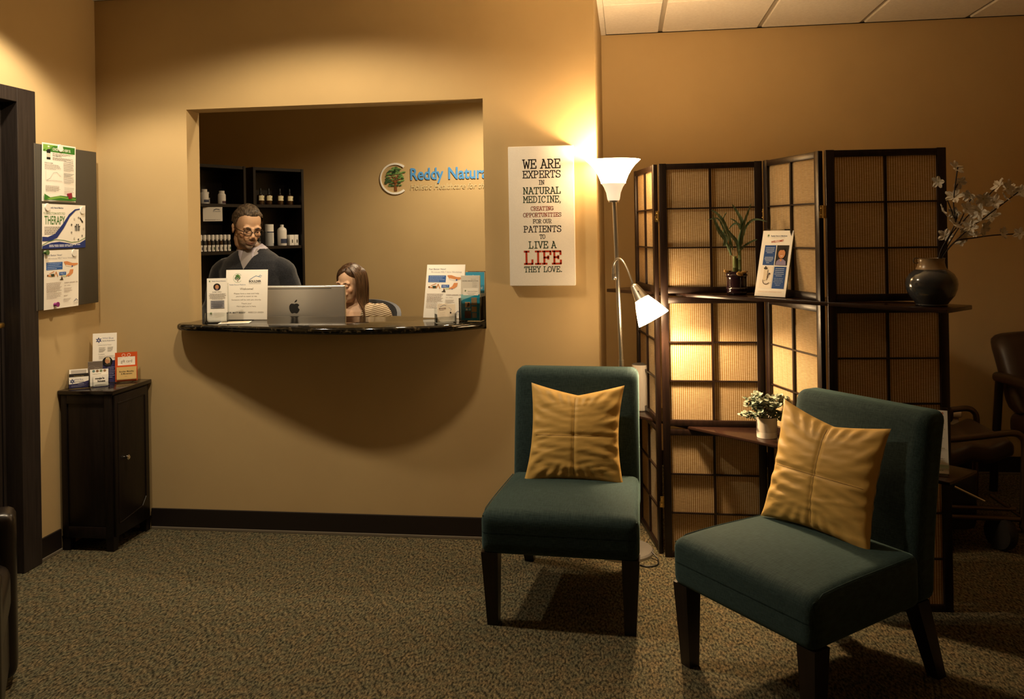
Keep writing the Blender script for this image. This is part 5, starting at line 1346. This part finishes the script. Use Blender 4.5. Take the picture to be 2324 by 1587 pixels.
# ================================================================== PEOPLE
def remesh(mb, vox, it=6, fac=.5):
    me = mb.mesh('tmp'); o = bpy.data.objects.new('tmp', me); COL.objects.link(o)
    md = o.modifiers.new('r', 'REMESH'); md.mode = 'VOXEL'; md.voxel_size = vox; md.use_smooth_shade = True
    if it:
        s2 = o.modifiers.new('s', 'SMOOTH'); s2.factor = fac; s2.iterations = it
    dg = bpy.context.evaluated_depsgraph_get(); dg.update()
    r = bpy.data.meshes.new_from_object(o.evaluated_get(dg)); bpy.data.objects.remove(o); bpy.data.meshes.remove(me)
    r.materials.clear()
    return r
def coords(me):
    a = np.empty(len(me.vertices) * 3, np.float32); me.vertices.foreach_get('co', a); return a.reshape(-1, 3)
def setco(me, a): me.vertices.foreach_set('co', a.astype(np.float32).ravel()); me.update()
def headspace(a, HM):
    inv = np.array(HM.inverted()); return a @ inv[:3, :3].T + inv[:3, 3]
def gauss(h, c, s): return np.exp(-(((h - np.array(c)) / np.array(s)) ** 2).sum(1))
def head_prims(mb, HM, fem=False, neck=None):
    mb.M = HM
    f = .95 if fem else 1
    mb.ell((0, .012, .146), (.076 * f, .096, .094), None, None, 28, 18)
    mb.ell((0, -.030, .085), (.062 * f, .066, .092), None, None, 24, 16)
    mb.ell((0, -.040, .036), (.051 * f, .047, .034), None, None, 20, 12)
    mb.ell((0, -.074, .014), (.022 * f, .018, .016), None, None, 14, 9)
    for s in (-1, 1):
        mb.ell((s * .042 * f, -.063, .086), (.021, .020, .024))
        mb.ell((s * .029, -.079 + (.004 if fem else 0), .1315), (.029, .0115, .0125))
        mb.ell((s * .0765 * f, .012, .098), (.0085, .019, .031), None, (0, 0, s * .35)); mb.ell((s * .080 * f, .020, .112), (.007, .014, .016), None, (0, 0, s * .5))
        mb.ell((s * .0115, -.106, .076), (.0085, .011, .008))
        mb.ell((s * .018, -.088, .062), (.020, .013, .014))
    mb.tube([(0, -.088, .132), (0, -.098, .108), (0, -.113, .086), (0, -.116, .079)], [.0085, .0095, .0115, .0105], None, 12)
    mb.ell((0, -.094, .0475), (.022, .0095, .0055)); mb.ell((0, -.092, .0370), (.020, .0095, .0065))
    mb.ell((0, -.086, .044), (.028, .014, .016))
    mb.M = Matrix.Identity(4)
    if neck: mb.tube(cr([HM @ Vector((0, .022, .075)), HM @ Vector((0, .024, .015)), Vector(neck[0]), Vector(neck[1])], 4), [.054 * f] * 9 + [.056 * f] * 4, None, 20)
def sculpt(me, HM, beardless=None):
    a = coords(me); h = headspace(a, HM); d = np.zeros_like(h)
    fr = (h[:, 1] < -.02) & (h[:, 2] > -.02) & (h[:, 2] < .26)
    for s in (-1, 1):
        d[:, 1] += (.0075 if beardless is None else .005) * gauss(h, (s * .031, -.088, .113), (.017, .04, .0105))       # eye sockets
        d[:, 1] += .004 * gauss(h, (s * .034, -.09, .060), (.014, .03, .02))
    d[:, 1] += .0045 * gauss(h, (0, -.1, .0425), (.024, .03, .0028))                    # mouth line
    d[:, 1] += .004 * gauss(h, (0, -.09, .026), (.022, .03, .006))
    d[:, 1] += .003 * gauss(h, (0, -.09, .060), (.006, .03, .006))
    d[~fr] = 0
    M3 = np.array(HM)[:3, :3]
    setco(me, a + d @ M3.T); return h
def hand(mb, W, dirv, side, palm_n, curl=.5):
    """palm and five bent fingers from wrist W pointing along dirv"""
    W, d, nrm = Vector(W), Vector(dirv).normalized(), Vector(palm_n).normalized(); s = d.cross(nrm).normalized() * side
    for k in (-.028, -.010, .010, .028): mb.tube([W - d * .01, W + d * .03 + s * k * .8, W + d * .085 + s * k], [.020, .015, .011], None, 10)
    for k, L_ in ((-.031, .058), (-.011, .074), (.010, .080), (.030, .070)):
        b = W + d * .085 + s * k; p1 = b + d * L_ * .45 + nrm * L_ * .12 * curl; p2 = p1 + d * L_ * .27 + nrm * L_ * .22 * curl; p3 = p2 + d * L_ * .18 + nrm * L_ * .26 * curl
        mb.tube([b, p1, p2, p3], [.0095, .0088, .008, .0065], None, 8)
    b = W + d * .028 + s * .030; mb.tube([b, b + d * .030 + s * .022 + nrm * .008, b + d * .058 + s * .030 + nrm * .018], [.013, .0105, .008], None, 8)
SKIN = bpy.data.materials.new('skin'); SKIN.use_nodes = True; MATS['skin'] = SKIN
b_ = SKIN.node_tree.nodes['Principled BSDF']; at = SKIN.node_tree.nodes.new('ShaderNodeAttribute'); at.attribute_name = 'tint'
SKIN.node_tree.links.new(at.outputs['Color'], b_.inputs['Base Color']); b_.inputs['Roughness'].default_value = .48; b_.inputs['Specular IOR Level'].default_value = .4
b_.inputs['Subsurface Weight'].default_value = .08; b_.inputs['Subsurface Radius'].default_value = (.008, .003, .0015)
def tint(me, h, base, beard=0, beardc=(.12, .09, .07), lip=(.36, .13, .10)):
    c = np.tile(np.array(base + (1.,)), (len(h), 1))
    def blend(w, col):
        w = np.clip(w, 0, 1)[:, None]; c[:, :3] = c[:, :3] * (1 - w) + np.array(col) * w
    fr = (h[:, 1] < .03) & (h[:, 2] > -.03) & (h[:, 2] < .25)
    for s in (-1, 1):
        blend(.5 * gauss(h, (s * .045, -.085, .082), (.022, .04, .018)) * fr, (base[0] * 1.02, base[1] * .72, base[2] * .66))
        blend(.5 * gauss(h, (s * .031, -.085, .105), (.018, .03, .010)) * fr, (base[0] * .62, base[1] * .5, base[2] * .48))
    blend(.45 * gauss(h, (0, -.115, .080), (.014, .03, .012)) * fr, (base[0] * 1.02, base[1] * .68, base[2] * .6))
    if beard:
        w = np.zeros(len(h)); x, y, z = np.abs(h[:, 0]), h[:, 1], h[:, 2]
        w = np.clip((.058 - z) / .02, 0, 1) * np.clip((z + .018) / .018, 0, 1) * np.clip((-y - .0) / .02, 0, 1)
        w = np.maximum(w, np.clip((x - .050) / .012, 0, 1) * np.clip((.085 - z) / .02, 0, 1) * np.clip((z + .01) / .02, 0, 1) * np.clip((.03 - y) / .02, 0, 1))
        w = np.maximum(w, gauss(h, (0, -.1, .060), (.024, .04, .006)))
        rn = np.random.RandomState(3).rand(len(h)); blend(beard * w * (.55 + .6 * rn), beardc)
        chin = gauss(h, (0, -.095, .012), (.016, .04, .016)); blend(.6 * chin * (.4 + .6 * rn), (.40, .36, .30))
    blend(.75 * gauss(h, (0, -.1, .042), (.021, .03, .0085)) * fr, lip)
    blend(.5 * gauss(h, (0, -.1, .0425), (.023, .03, .0022)) * fr, (.10, .035, .03))
    at_ = me.color_attributes.new('tint', 'FLOAT_COLOR', 'POINT'); at_.data.foreach_set('color', c.astype(np.float32).ravel())
def hair_shell(me, HM, wfun, thick, name, m_, parent, nz=.004, sc=(90, 90, 25)):
    """hair grown off the head surface where wfun > 0"""
    a = coords(me); h = headspace(a, HM); w = wfun(h)
    nor = np.empty(len(a) * 3, np.float32); me.vertices.foreach_get('normal', nor); nor = nor.reshape(-1, 3)
    keep = w > 0; idx = -np.ones(len(a), int); idx[keep] = np.arange(keep.sum())
    nn = np.array([noise.noise(Vector((p[0] * sc[0], p[1] * sc[1], p[2] * sc[2]))) for p in h[keep]])
    off = -.0025 + np.clip(w[keep], 0, 1) ** .6 * (thick + .0025) + nn * nz * np.clip(w[keep] * 2, 0, 1)
    vs = a[keep] + nor[keep] * off[:, None]
    fs = [tuple(int(idx[i]) for i in p.vertices) for p in me.polygons if all(keep[i] for i in p.vertices)]
    q = bpy.data.meshes.new(name); q.from_pydata(vs.tolist(), [], fs); q.materials.append(m_); q.shade_smooth(); return link(name, q, parent)
def finish(me, name, m_, parent=None):
    me.name = name; me.materials.append(m_); me.shade_smooth(); return link(name, me, parent)

# ---------------------------------------------------------------- the man
MX, MY = -2.235, 4.83
HM = Matrix.Translation((-.034, -.030, 1.456)) @ Matrix.Rotation(R(41), 4, 'Z') @ Matrix.Rotation(R(18), 4, 'X') @ Matrix.Rotation(R(3), 4, 'Y')
mb = MB(); head_prims(mb, HM, neck=((-.006, .014, 1.435), (0, .018, 1.38)))
def torso(mb, g=0):
    mb.loft([(0, .02, .80, .10 + g, .09 + g), (0, .02, .88, .170 + g, .118 + g), (0, .015, .98, .165 + g, .118 + g), (0, .0, 1.10, .160 + g, .112 + g), (0, .0, 1.22, .178 + g, .120 + g), (0, .005, 1.30, .188 + g, .118 + g), (0, .015, 1.355, .172 + g, .100 + g), (0, .02, 1.395, .120 + g, .078 + g), (0, .02, 1.425, .072 + g, .062 + g), (0, .015, 1.455, .055 + g, .056 + g)], None, 32)
ARML = [(.140, .015, 1.318), (.190, .015, 1.290), (.226, .025, 1.20), (.258, .035, 1.10), (.262, -.02, 1.055), (.225, -.14, .985), (.190, -.225, .935)]
ARMR = [(-.140, .015, 1.318), (-.190, .015, 1.290), (-.226, .025, 1.20), (-.255, .035, 1.10), (-.255, -.02, 1.055), (-.205, -.14, .985), (-.160, -.225, .935)]
AR = [.060, .060, .050, .045, .044, .037, .028]
torso(mb)
for P in (ARML, ARMR): mb.tube(cr([Vector(p) for p in P], 4), [AR[min(i // 4, 6)] * (1 - (i % 4) / 4) + AR[min(i // 4 + 1, 6)] * (i % 4) / 4 for i in range(25)], None, 16)
for s in (-1, 1):
    mb.tube([(s * .085, .02, .86), (s * .10, .01, .70), (s * .105, .015, .48), (s * .108, .03, .30), (s * .11, .035, .085)], [.088, .080, .056, .052, .036], None, 18)
    mb.tube([(s * .11, .05, .045), (s * .118, -.05, .040), (s * .125, -.14, .030)], [.040, .038, .026], None, 14)
hand(mb, ARML[-1], (-.15, -.75, -.45), -1, (-.5, .1, -.8)); hand(mb, ARMR[-1], (.2, -.75, -.45), 1, (.5, .1, -.8))
me = remesh(mb, .0042, 5); h = sculpt(me, HM); tint(me, h, (.62, .385, .235), .85)
man = finish(me, 'person', SKIN); man.location = (MX, MY, 0); man.rotation_euler = (0, 0, R(4))
tag(man, 'standing bespectacled person in dark V-neck sweater looking down', 'person')
# hair, brows
def whair(hh):
    x, y, z = np.abs(hh[:, 0]), hh[:, 1], hh[:, 2]
    line = .196 - np.clip((x - .042) / .028, 0, 1) * .020 + np.clip((y + .03) / .03, 0, 1) * -.02         # forehead hairline
    line = np.where(y < -.02, line, np.interp(y, [-.02, .0, .012, .045, .10], [.176, .150, .130, .070, .030]))
    line = np.where((x > .064) & (y < .012) & (y > -.028), np.minimum(line, .106), line)      # sideburn
    w = (z - line) / .022
    w = np.where((x > .072) & (y > -.004) & (y < .045) & (z < .133), -1, w)
    w = np.where((z < .0), -1, w); return w
HAIRM = mat('hair_grey_brown', (.085, .058, .036), .55, spec=.35); noise_mix(HAIRM, (.030, .020, .013, 1), (.135, .098, .064, 1), 22, detail=3, stretch=(7, 1, 4), rot=.7)
hair_shell(me, HM, whair, .0115, 'hair', HAIRM, man, .0050, (70, 16, 45))
bw = MB(); bw.M = HM
for s in (-1, 1): bw.tube([(s * .014, -.0945, .1290), (s * .030, -.0925, .1345), (s * .048, -.0800, .1300)], [.0040, .0046, .0025], None, 8)
bw.build('eyebrows', mat('brow_brown', (.06, .04, .028), .7), man)
ey = MB(); ey.M = HM
for s in (-1, 1): ey.ell((s * .031, -.0775, .1125), (.0125, .0105, .0105), mat('eye_white', (.62, .58, .54), .2)); ey.ell((s * .033, -.0850, .109), (.0052, .0035, .0052), mat('iris_dark', (.03, .02, .015), .15))
ey.build('eyes', None, man)
ld = MB(); ld.M = HM
for s in (-1, 1): ld.ell((s * .031, -.0788, .1145), (.0142, .0112, .0096), None, (R(-12), 0, 0))
ld.build('eyelids', mat('lid_skin', (.50, .29, .175), .5), man)
# glasses
gl = MB(); gl.M = HM; lens = MB(); lens.M = HM
def rr(cx, s): # rounded lens outline
    o = []
    for a in range(0, 360, 15):
        c_, q_ = math.cos(R(a)), math.sin(R(a)); o.append((cx + .0245 * math.copysign(abs(c_) ** .7, c_), -.1085 + .10 * abs(cx + .0245 * c_) ** 1.6 * 3, .108 + .0175 * math.copysign(abs(q_) ** .75, q_) + .002 * s * c_))
    return o
for s in (-1, 1):
    P = rr(s * .0325, s); gl.tube(P + P[:2], .0021, None, 8, cap=False)
    lens.add(P, [tuple(range(len(P)))])
    gl.tube([(s * .057, -.101, .113), (s * .073, -.075, .114), (s * .082, .005, .110), (s * .080, .025, .098)], [.0022, .0022, .0018, .0016], None, 8)
gl.tube([(-.009, -.110, .113), (0, -.113, .1155), (.009, -.110, .113)], .0019, None, 8)
gls = gl.build('glasses', mat('glasses_frame', (.012, .009, .008), .25), man)
LENS = thin_clear('lens_glass', (.97, .97, .96), .12)
lens.build('lenses', LENS, gls, smooth=False)
# sweater with V neck
sw = MB(); torso_rings = None
sw.loft([(0, .02, .90, .176, .126), (0, .015, .98, .178, .130), (0, .0, 1.10, .176, .128), (0, .0, 1.22, .192, .134), (0, .005, 1.30, .202, .131), (0, .015, 1.358, .188, .112), (0, .02, 1.398, .138, .090), (0, .022, 1.425, .095, .080), (0, .024, 1.440, .080, .074)], None, 36)
AS = [.070, .072, .062, .057, .056, .048, .041]
for P in (ARML, ARMR):
    P2 = P[:6] + [tuple(Vector(P[5]).lerp(Vector(P[6]), .8))]
    sw.tube(cr([Vector(p) for p in P2], 4), [AS[min(i // 4, 6)] * (1 - (i % 4) / 4) + AS[min(i // 4 + 1, 6)] * (i % 4) / 4 + .004 * noise.noise(Vector((i * .9, P[0][0] * 20, 0))) for i in range(25)], None, 18)
sme = remesh(sw, .0055, 7)
a = coords(sme)
for i, p in enumerate(a):   # knit folds
    q = noise.noise(Vector((p[0] * 9, p[1] * 6, p[2] * 13))); a[i] = p + np.array((p[0] * .05, p[1] * .09, 0)) * q * .6
setco(sme, a)
def cut(me, planes, inside):
    bm = bmesh.new(); bm.from_mesh(me)
    for co, no in planes: bmesh.ops.bisect_plane(bm, geom=bm.verts[:] + bm.edges[:] + bm.faces[:], plane_co=co, plane_no=no, dist=1e-5)
    bmesh.ops.delete(bm, geom=[f for f in bm.faces if inside(f.calc_center_median())], context='FACES')
    bmesh.ops.delete(bm, geom=[v for v in bm.verts if not v.link_faces], context='VERTS'); bm.to_mesh(me); bm.free()
VX, VZ_, VS = -.008, 1.312, 1.75
cut(sme, [((0, 0, 1.432), (0, 0, 1)), ((0, .0, 0), (0, 1, 0)), ((VX, 0, VZ_), (-VS, 0, 1)), ((VX, 0, VZ_), (VS, 0, 1))],
    lambda c: c.z > 1.432 or (c.y < .0 and c.z > VZ_ + VS * abs(c.x - VX)))
KNIT = mat('charcoal_knit', (.016, .018, .024), .9, spec=.15, sheen=.35); noise_mix(KNIT, (.012, .013, .018, 1), (.024, .026, .032, 1), 160, bump=.3, bscale=420, dist=.0015)
swo = finish(sme, 'sweater', KNIT, man)
sd_ = swo.modifiers.new('thick', 'SOLIDIFY'); sd_.thickness = .006; sd_.offset = -1
# neckline ribbing
rb = MB(); rib = [(.088, .02, 1.426), (.074, -.050, 1.412), (.045, -.105, 1.382), (.016, -.135, 1.335), (-.005, -.141, 1.314), (-.026, -.135, 1.335), (-.053, -.105, 1.382), (-.078, -.050, 1.412), (-.088, .02, 1.426)]
# shirt: fabric under the V and a turned collar
sh = MB(); sh.loft([(0, .012, 1.20, .165, .118), (0, .008, 1.31, .172, .119), (0, .015, 1.372, .150, .100), (0, .018, 1.410, .110, .084), (0, .016, 1.430, .074, .070), (0, .010, 1.452, .0635, .064), (0, .006, 1.470, .062, .063)], None, 36)
shm = remesh(sh, .005, 3); bm = bmesh.new(); bm.from_mesh(shm)
bmesh.ops.delete(bm, geom=[v for v in bm.verts if v.co.z > 1.448 + (.0 if v.co.y > 0 else v.co.y * .35)], context='VERTS'); bm.to_mesh(shm); bm.free()
SHIRT = mat('lilac_shirt', (.50, .46, .52), .75); noise_mix(SHIRT, (.46, .42, .48, 1), (.54, .50, .56, 1), 40)
finish(shm, 'undershirt', mat('undershirt_grey', (.36, .33, .33), .85), man)
co = MB(); k = 25; vs = []; fs = []
for i in range(k + 1):       # collar band from one point round the back to the other
    t_ = i / k; an = R(-62 + (360 - 56 - 0) * t_ * 1.0) if False else R(-68 + 316 * t_)
    an = R(-68) + R(316) * t_
    x, y = math.cos(an), math.sin(an)
    # an runs from front-right round the back to front-left
    fr_ = max(0, -y)
    top = Vector((.062 * x - .008, .010 + .064 * y, 1.460 - .026 * fr_)); low = Vector((.090 * x - .004, .016 + .090 * y, 1.434 - .060 * fr_ ** 1.5))
    if i in (0, k): low += Vector((.006 * x, -.022, -.020))
    if i in (1, k - 1): low += Vector((.010 * x, -.012, -.010))
    vs += [top, low, low - Vector((.003 * x, .003 * y, .004))]
for i in range(k): o = 3 * i; fs += [(o, o + 3, o + 4, o + 1), (o + 1, o + 4, o + 5, o + 2)]
co.add([tuple(v) for v in vs], fs); cob = co.build('shirt_collar', SHIRT, man, ang=180)
md = cob.modifiers.new('thick', 'SOLIDIFY'); md.thickness = .003
tr_ = MB(); tr_.loft([(0, .02, .80, .14, .11), (0, .02, .88, .180, .128), (0, .015, .955, .174, .126)], None, 30)
for s in (-1, 1): tr_.tube([(s * .088, .02, .86), (s * .10, .01, .70), (s * .105, .015, .48), (s * .108, .03, .30), (s * .11, .035, .07)], [.100, .092, .072, .066, .062], None, 18)
finish(remesh(tr_, .008, 5), 'trousers', mat('trouser_dark', (.03, .03, .035), .8), man)
for s in (-1, 1):
    bo = MB(); bo.tube([(s * .11, .062, .050), (s * .118, -.05, .046), (s * .125, -.145, .034)], [.050, .048, .034], None, 16); bo.box((s * .118, -.045, .012), (.085, .25, .022), None, .01)
    finish(remesh(bo, .006, 3), 'shoe', mat('shoe_black', (.012, .011, .010), .4), man)

# ---------------------------------------------------------------- the woman at the computer
WX, WY = -1.675, 5.03
HW = Matrix.Translation((0.000, -.030, 1.102)) @ Matrix.Rotation(R(-17), 4, 'Z') @ Matrix.Rotation(R(8), 4, 'X') @ Matrix.Rotation(R(2), 4, 'Y') @ Matrix.Scale(.94, 4)
mb = MB(); head_prims(mb, HW, True, neck=((0, .012, 1.10), (0, .018, 1.05)))
WT = [(0, .02, .50, .165, .13), (0, .02, .60, .150, .115), (0, .02, .72, .128, .098), (0, .01, .86, .150, .108), (0, .01, .96, .162, .100), (0, .015, 1.040, .154, .088), (0, .018, 1.075, .116, .072), (0, .018, 1.098, .062, .054), (0, .012, 1.11, .046, .046)]
mb.loft(WT, None, 30)
AL = [(.130, .015, 1.034), (.176, .015, 1.006), (.200, .02, .86), (.212, .01, .765), (.200, -.04, .745), (.15, -.15, .765), (.11, -.24, .785)]
AW = [.050, .050, .042, .037, .036, .030, .023]
for sx in (1, -1):
    P = [(sx * x, y, z) for x, y, z in AL]
    mb.tube(cr([Vector(p) for p in P], 4), [AW[min(i // 4, 6)] * (1 - (i % 4) / 4) + AW[min(i // 4 + 1, 6)] * (i % 4) / 4 for i in range(25)], None, 14)
    hand(mb, P[-1], (-sx * .2, -.95, -.12), -sx, (0, -.1, -1), .6)
    mb.tube([(sx * .085, .02, .53), (sx * .095, -.20, .535), (sx * .095, -.40, .53)], [.085, .075, .058], None, 16)
    mb.tube([(sx * .095, -.40, .53), (sx * .095, -.40, .30), (sx * .095, -.37, .08)], [.056, .050, .034], None, 16)
    mb.tube([(sx * .095, -.36, .045), (sx * .10, -.46, .040), (sx * .10, -.54, .028)], [.036, .034, .022], None, 12)
me = remesh(mb, .0042, 5); h = sculpt(me, HW, True); tint(me, h, (.68, .44, .29), 0, lip=(.50, .20, .17))
wom = finish(me, 'person', SKIN); wom.location = (WX, WY, 0); wom.rotation_euler = (0, 0, R(-2))
tag(wom, 'seated person with long brown hair and striped cardigan behind the computer', 'person')
HB = mat('hair_brown', (.070, .034, .016), .40, spec=.5)
n, l, b = nodes(HB); tc = n.new('ShaderNodeTexCoord'); mp = n.new('ShaderNodeMapping'); mp.inputs['Scale'].default_value = (150, 150, 5); l.new(tc.outputs['Object'], mp.inputs[0])
t1 = n.new('ShaderNodeTexNoise'); t1.inputs['Scale'].default_value = 1; l.new(mp.outputs[0], t1.inputs[0]); rp = n.new('ShaderNodeValToRGB'); e = rp.color_ramp.elements
e[0].position = .3; e[0].color = (.020, .009, .004, 1); e[1].position = .7; e[1].color = (.120, .060, .028, 1); l.new(t1.outputs['Fac'], rp.inputs[0]); l.new(rp.outputs[0], b.inputs['Base Color'])
bp = n.new('ShaderNodeBump'); bp.inputs['Strength'].default_value = .5; bp.inputs['Distance'].default_value = .003; l.new(t1.outputs['Fac'], bp.inputs['Height']); l.new(bp.outputs[0], b.inputs['Normal'])
def wwh(hh):
    x, y, z = hh[:, 0], hh[:, 1], hh[:, 2]; ax = np.abs(x)
    line = .200 - np.clip(x - .010, 0, 1) * .80 - np.clip(-x + .010, 0, 1) * .62
    line = np.where(y < -.01, line, np.interp(y, [-.01, .03, .10], [.10, .03, -.03]))
    w = (z - line) / .020; return np.where(z < -.03, -1, w)
hair_shell(me, HW, wwh, .009, 'hair', HB, wom, .0012, (60, 200, 40))
# long locks falling from the parting over each side and down the back
hl = MB(); rnd = random.Random(4)
def lock(P, r0, r1, fl=.55): P = cr([Vector(p) for p in P], 5); k = len(P); hl.tube(P, [r0 * math.sin(PI * min(1, .25 + .75 * i / k)) ** .4 * (1 - i / (k - 1)) + r1 * i / (k - 1) for i in range(k)], None, 10, True, fl)
HW4 = HW
def hp(x, y, z): return tuple(HW4 @ Vector((x, y, z)))
for i in range(17):
    f_ = i / 16; yy = -.034 + .112 * f_; j_ = rnd.uniform(-.003, .003)
    lock([hp(.006, yy * .8, .2385 - 1.6 * (yy - .01) ** 2), hp(.040, yy, .2275 - abs(yy) * .28), hp(.074, yy - .004, .178), hp(.0855 + j_, yy - .006, .110), hp(.086 + j_, yy - .012, .030), (.098 - .010 * f_, yy * .85 - .055, 1.03), (.094 + rnd.uniform(-.008, .008), yy * .6 - .080, .94), (.084 + rnd.uniform(-.012, .012), yy * .4 - .100, .85 + rnd.uniform(-.02, .02))], .0125, .005)
for i in range(11):
    f_ = i / 10; yy = -.040 + .11 * f_
    lock([hp(.004, yy * .8, .2375 - 1.2 * yy * yy), hp(-.040, yy, .222 - abs(yy) * .25), hp(-.074, yy + .012, .165), hp(-.080, yy + .022, .110), hp(-.076, yy + .034, .03), (-.078, yy * .6 + .03, 1.02), (-.083, yy * .5 + .045, .93)], .0125, .005)
for i in range(8):
    xx = -.068 + .0152 * i
    lock([hp(xx * .6, .060, .226), hp(xx, .108, .15), hp(xx * 1.1, .102, .05), (xx * 1.1, .100, 1.02), (xx * 1.05, .116, .88)], .0145, .006)
hl.build('long_hair', HB, wom, ang=180)
ey = MB(); ey.M = HW
for s in (-1, 1): ey.ell((s * .031, -.0788, .1130), (.0140, .0112, .0100))
ey.build('eyelids', mat('lid_skin_fair', (.56, .33, .21), .5), wom)
bw = MB(); bw.M = HW
for s in (-1, 1): bw.tube([(s * .013, -.0905, .1310), (s * .030, -.0885, .1355), (s * .047, -.0780, .1315)], [.0016, .0020, .0010], None, 8); bw.tube([(s * .019, -.0888, .1065), (s * .031, -.0905, .1040), (s * .043, -.0862, .1070)], [.0008, .0014, .0008], None, 6)
bw.build('eyebrows', mat('brow_brown', (.06, .04, .028), .7), wom)
# striped cardigan
cg = MB(); cg.loft([(x, y, z, rx + .016, ry + .016) for x, y, z, rx, ry in WT[1:7]] + [(0, .03, 1.090, .084, .066)], None, 32)
for sx in (1, -1):
    P = [(sx * x, y, z) for x, y, z in AL]
    cg.tube(cr([Vector(p) for p in P], 4), [AW[min(i // 4, 6)] * (1 - (i % 4) / 4) + AW[min(i // 4 + 1, 6)] * (i % 4) / 4 + .014 for i in range(25)], None, 16)
cgm = remesh(cg, .006, 5); cut(cgm, [((0, 0, 1.080), (0, 0, 1)), ((0, .0, 0), (0, 1, 0)), ((.045, 0, .90), (1, 0, -.25)), ((-.045, 0, .90), (-1, 0, -.25)), ((0, 0, .88), (0, 0, 1))],
    lambda c: c.z > 1.080 or (c.y < 0 and abs(c.x) < .045 + (c.z - .90) * .25 and c.z > .88))
STR = mat('striped_knit', (.55, .45, .30), .9)
n, l, b = nodes(STR); tc = n.new('ShaderNodeTexCoord'); sp = n.new('ShaderNodeSeparateXYZ'); l.new(tc.outputs['Object'], sp.inputs[0])
ns = n.new('ShaderNodeTexNoise'); ns.inputs['Scale'].default_value = 14; l.new(tc.outputs['Object'], ns.inputs[0])
def mm_(op, a, c): 
    x = n.new('ShaderNodeMath'); x.operation = op
    for i, v in enumerate((a, c)):
        if isinstance(v, (int, float)): x.inputs[i].default_value = v
        else: l.new(v, x.inputs[i])
    return x.outputs[0]
ax_ = n.new('ShaderNodeMath'); ax_.operation = 'ABSOLUTE'; l.new(sp.outputs['X'], ax_.inputs[0])
ph = mm_('ADD', mm_('ADD', sp.outputs['Z'], mm_('MULTIPLY', ax_.outputs[0], -.25)), mm_('MULTIPLY', ns.outputs['Fac'], .006))
fc = mm_('FRACT', mm_('MULTIPLY', ph, 1 / .0115), 0)
rp = n.new('ShaderNodeValToRGB'); rp.color_ramp.interpolation = 'EASE'; e = rp.color_ramp.elements
e[0].position = .40; e[0].color = (.62, .52, .36, 1); e[1].position = .58; e[1].color = (.14, .075, .035, 1); k3 = e.new(.92); k3.color = (.14, .075, .035, 1); k4 = e.new(1.0); k4.color = (.62, .52, .36, 1)
l.new(fc, rp.inputs[0]); l.new(rp.outputs[0], b.inputs['Base Color'])
cgo = finish(cgm, 'cardigan', STR, wom); md = cgo.modifiers.new('thick', 'SOLIDIFY'); md.thickness = .005; md.offset = -1
tp_ = MB(); tp_.loft([(x, y, z, rx + .006, ry + .006) for x, y, z, rx, ry in WT[:5]] + [(0, .012, .985, .14, .085)], None, 28)
finish(remesh(tp_, .007, 3), 'dark_top', mat('top_dark', (.02, .017, .018), .8), wom)
tr_ = MB()
for sx in (1, -1):
    tr_.tube([(sx * .08, .03, .535), (sx * .095, -.20, .537), (sx * .095, -.40, .532)], [.096, .086, .070], None, 16); tr_.tube([(sx * .095, -.40, .535), (sx * .095, -.40, .30), (sx * .095, -.37, .09)], [.068, .060, .050], None, 16)
finish(remesh(tr_, .008, 4), 'trousers', MATS['trouser_dark'], wom)
for sx in (1, -1):
    bo = MB(); bo.tube([(sx * .095, -.345, .046), (sx * .10, -.46, .043), (sx * .10, -.55, .030)], [.044, .042, .028], None, 14); bo.box((sx * .10, -.45, .010), (.07, .22, .018), None, .008)
    finish(remesh(bo, .006, 3), 'shoe', MATS['shoe_black'], wom)
# her office chair
oc = thing('office_chair', 'grey curved-back office chair under the seated person', 'chair', (-1.64, 5.10, 0), (0, 0, R(10)))
GRY = mat('chair_grey', (.10, .105, .12), .55); GRD = mat('chair_pad', (.018, .018, .02), .8)
mb = MB(); vs = []; fs = []; NA, NZ = 24, 12
for sh_ in (0, 1):
    for j in range(NZ + 1):
        for i in range(NA + 1):
            a = R(-20 + 220 * i / NA); f = j / NZ; top = .98 + .105 * max(0, math.sin(a)) ** .6; z = .62 + (top - .62) * f
            r_ = (.238 + .012 * math.sin(PI * f)) - .026 * sh_
            vs.append((r_ * math.cos(a), .02 + r_ * .92 * math.sin(a), z))
M1 = (NA + 1) * (NZ + 1)
for j in range(NZ):
    for i in range(NA):
        q = (j * (NA + 1) + i, j * (NA + 1) + i + 1, (j + 1) * (NA + 1) + i + 1, (j + 1) * (NA + 1) + i); fs += [q, tuple(M1 + x for x in q[::-1])]
for i in range(NA): o = NZ * (NA + 1) + i; fs += [(o, o + 1, M1 + o + 1, M1 + o), (i + 1, i, M1 + i, M1 + i + 1)]
for j in range(NZ):
    for c_ in (0, NA): o = j * (NA + 1) + c_; q = (o, o + NA + 1, M1 + o + NA + 1, M1 + o); fs.append(q if c_ == 0 else q[::-1])
mb.add(vs, fs); mb.build('back_shell', GRY, oc)
MB().rbox((0, .165, .80), (.30, .05, .30), .02, None, 8).build('back_pad', GRD, oc)
MB().rbox((0, -.02, .435), (.46, .46, .07), .03, None, 8).build('seat', GRD, oc)
MB().cyl((0, 0, .08), (0, 0, .40), .028, .028).build('column', BLACK, oc)
for k in range(5):
    a = 2 * PI * k / 5 + .3; MB().cyl((0, 0, .085), (.27 * math.cos(a), .27 * math.sin(a), .062), .022, .015).build('base_arm', BLACK, oc)
    w = MB(); w.M = Matrix.Translation((.27 * math.cos(a), .27 * math.sin(a), .026)) @ Matrix.Rotation(R(90), 4, 'X'); w.lathe([(.022, -.018), (.026, -.012), (.026, .012), (.022, .018)], None, 16); w.build('caster', BLACK, oc)
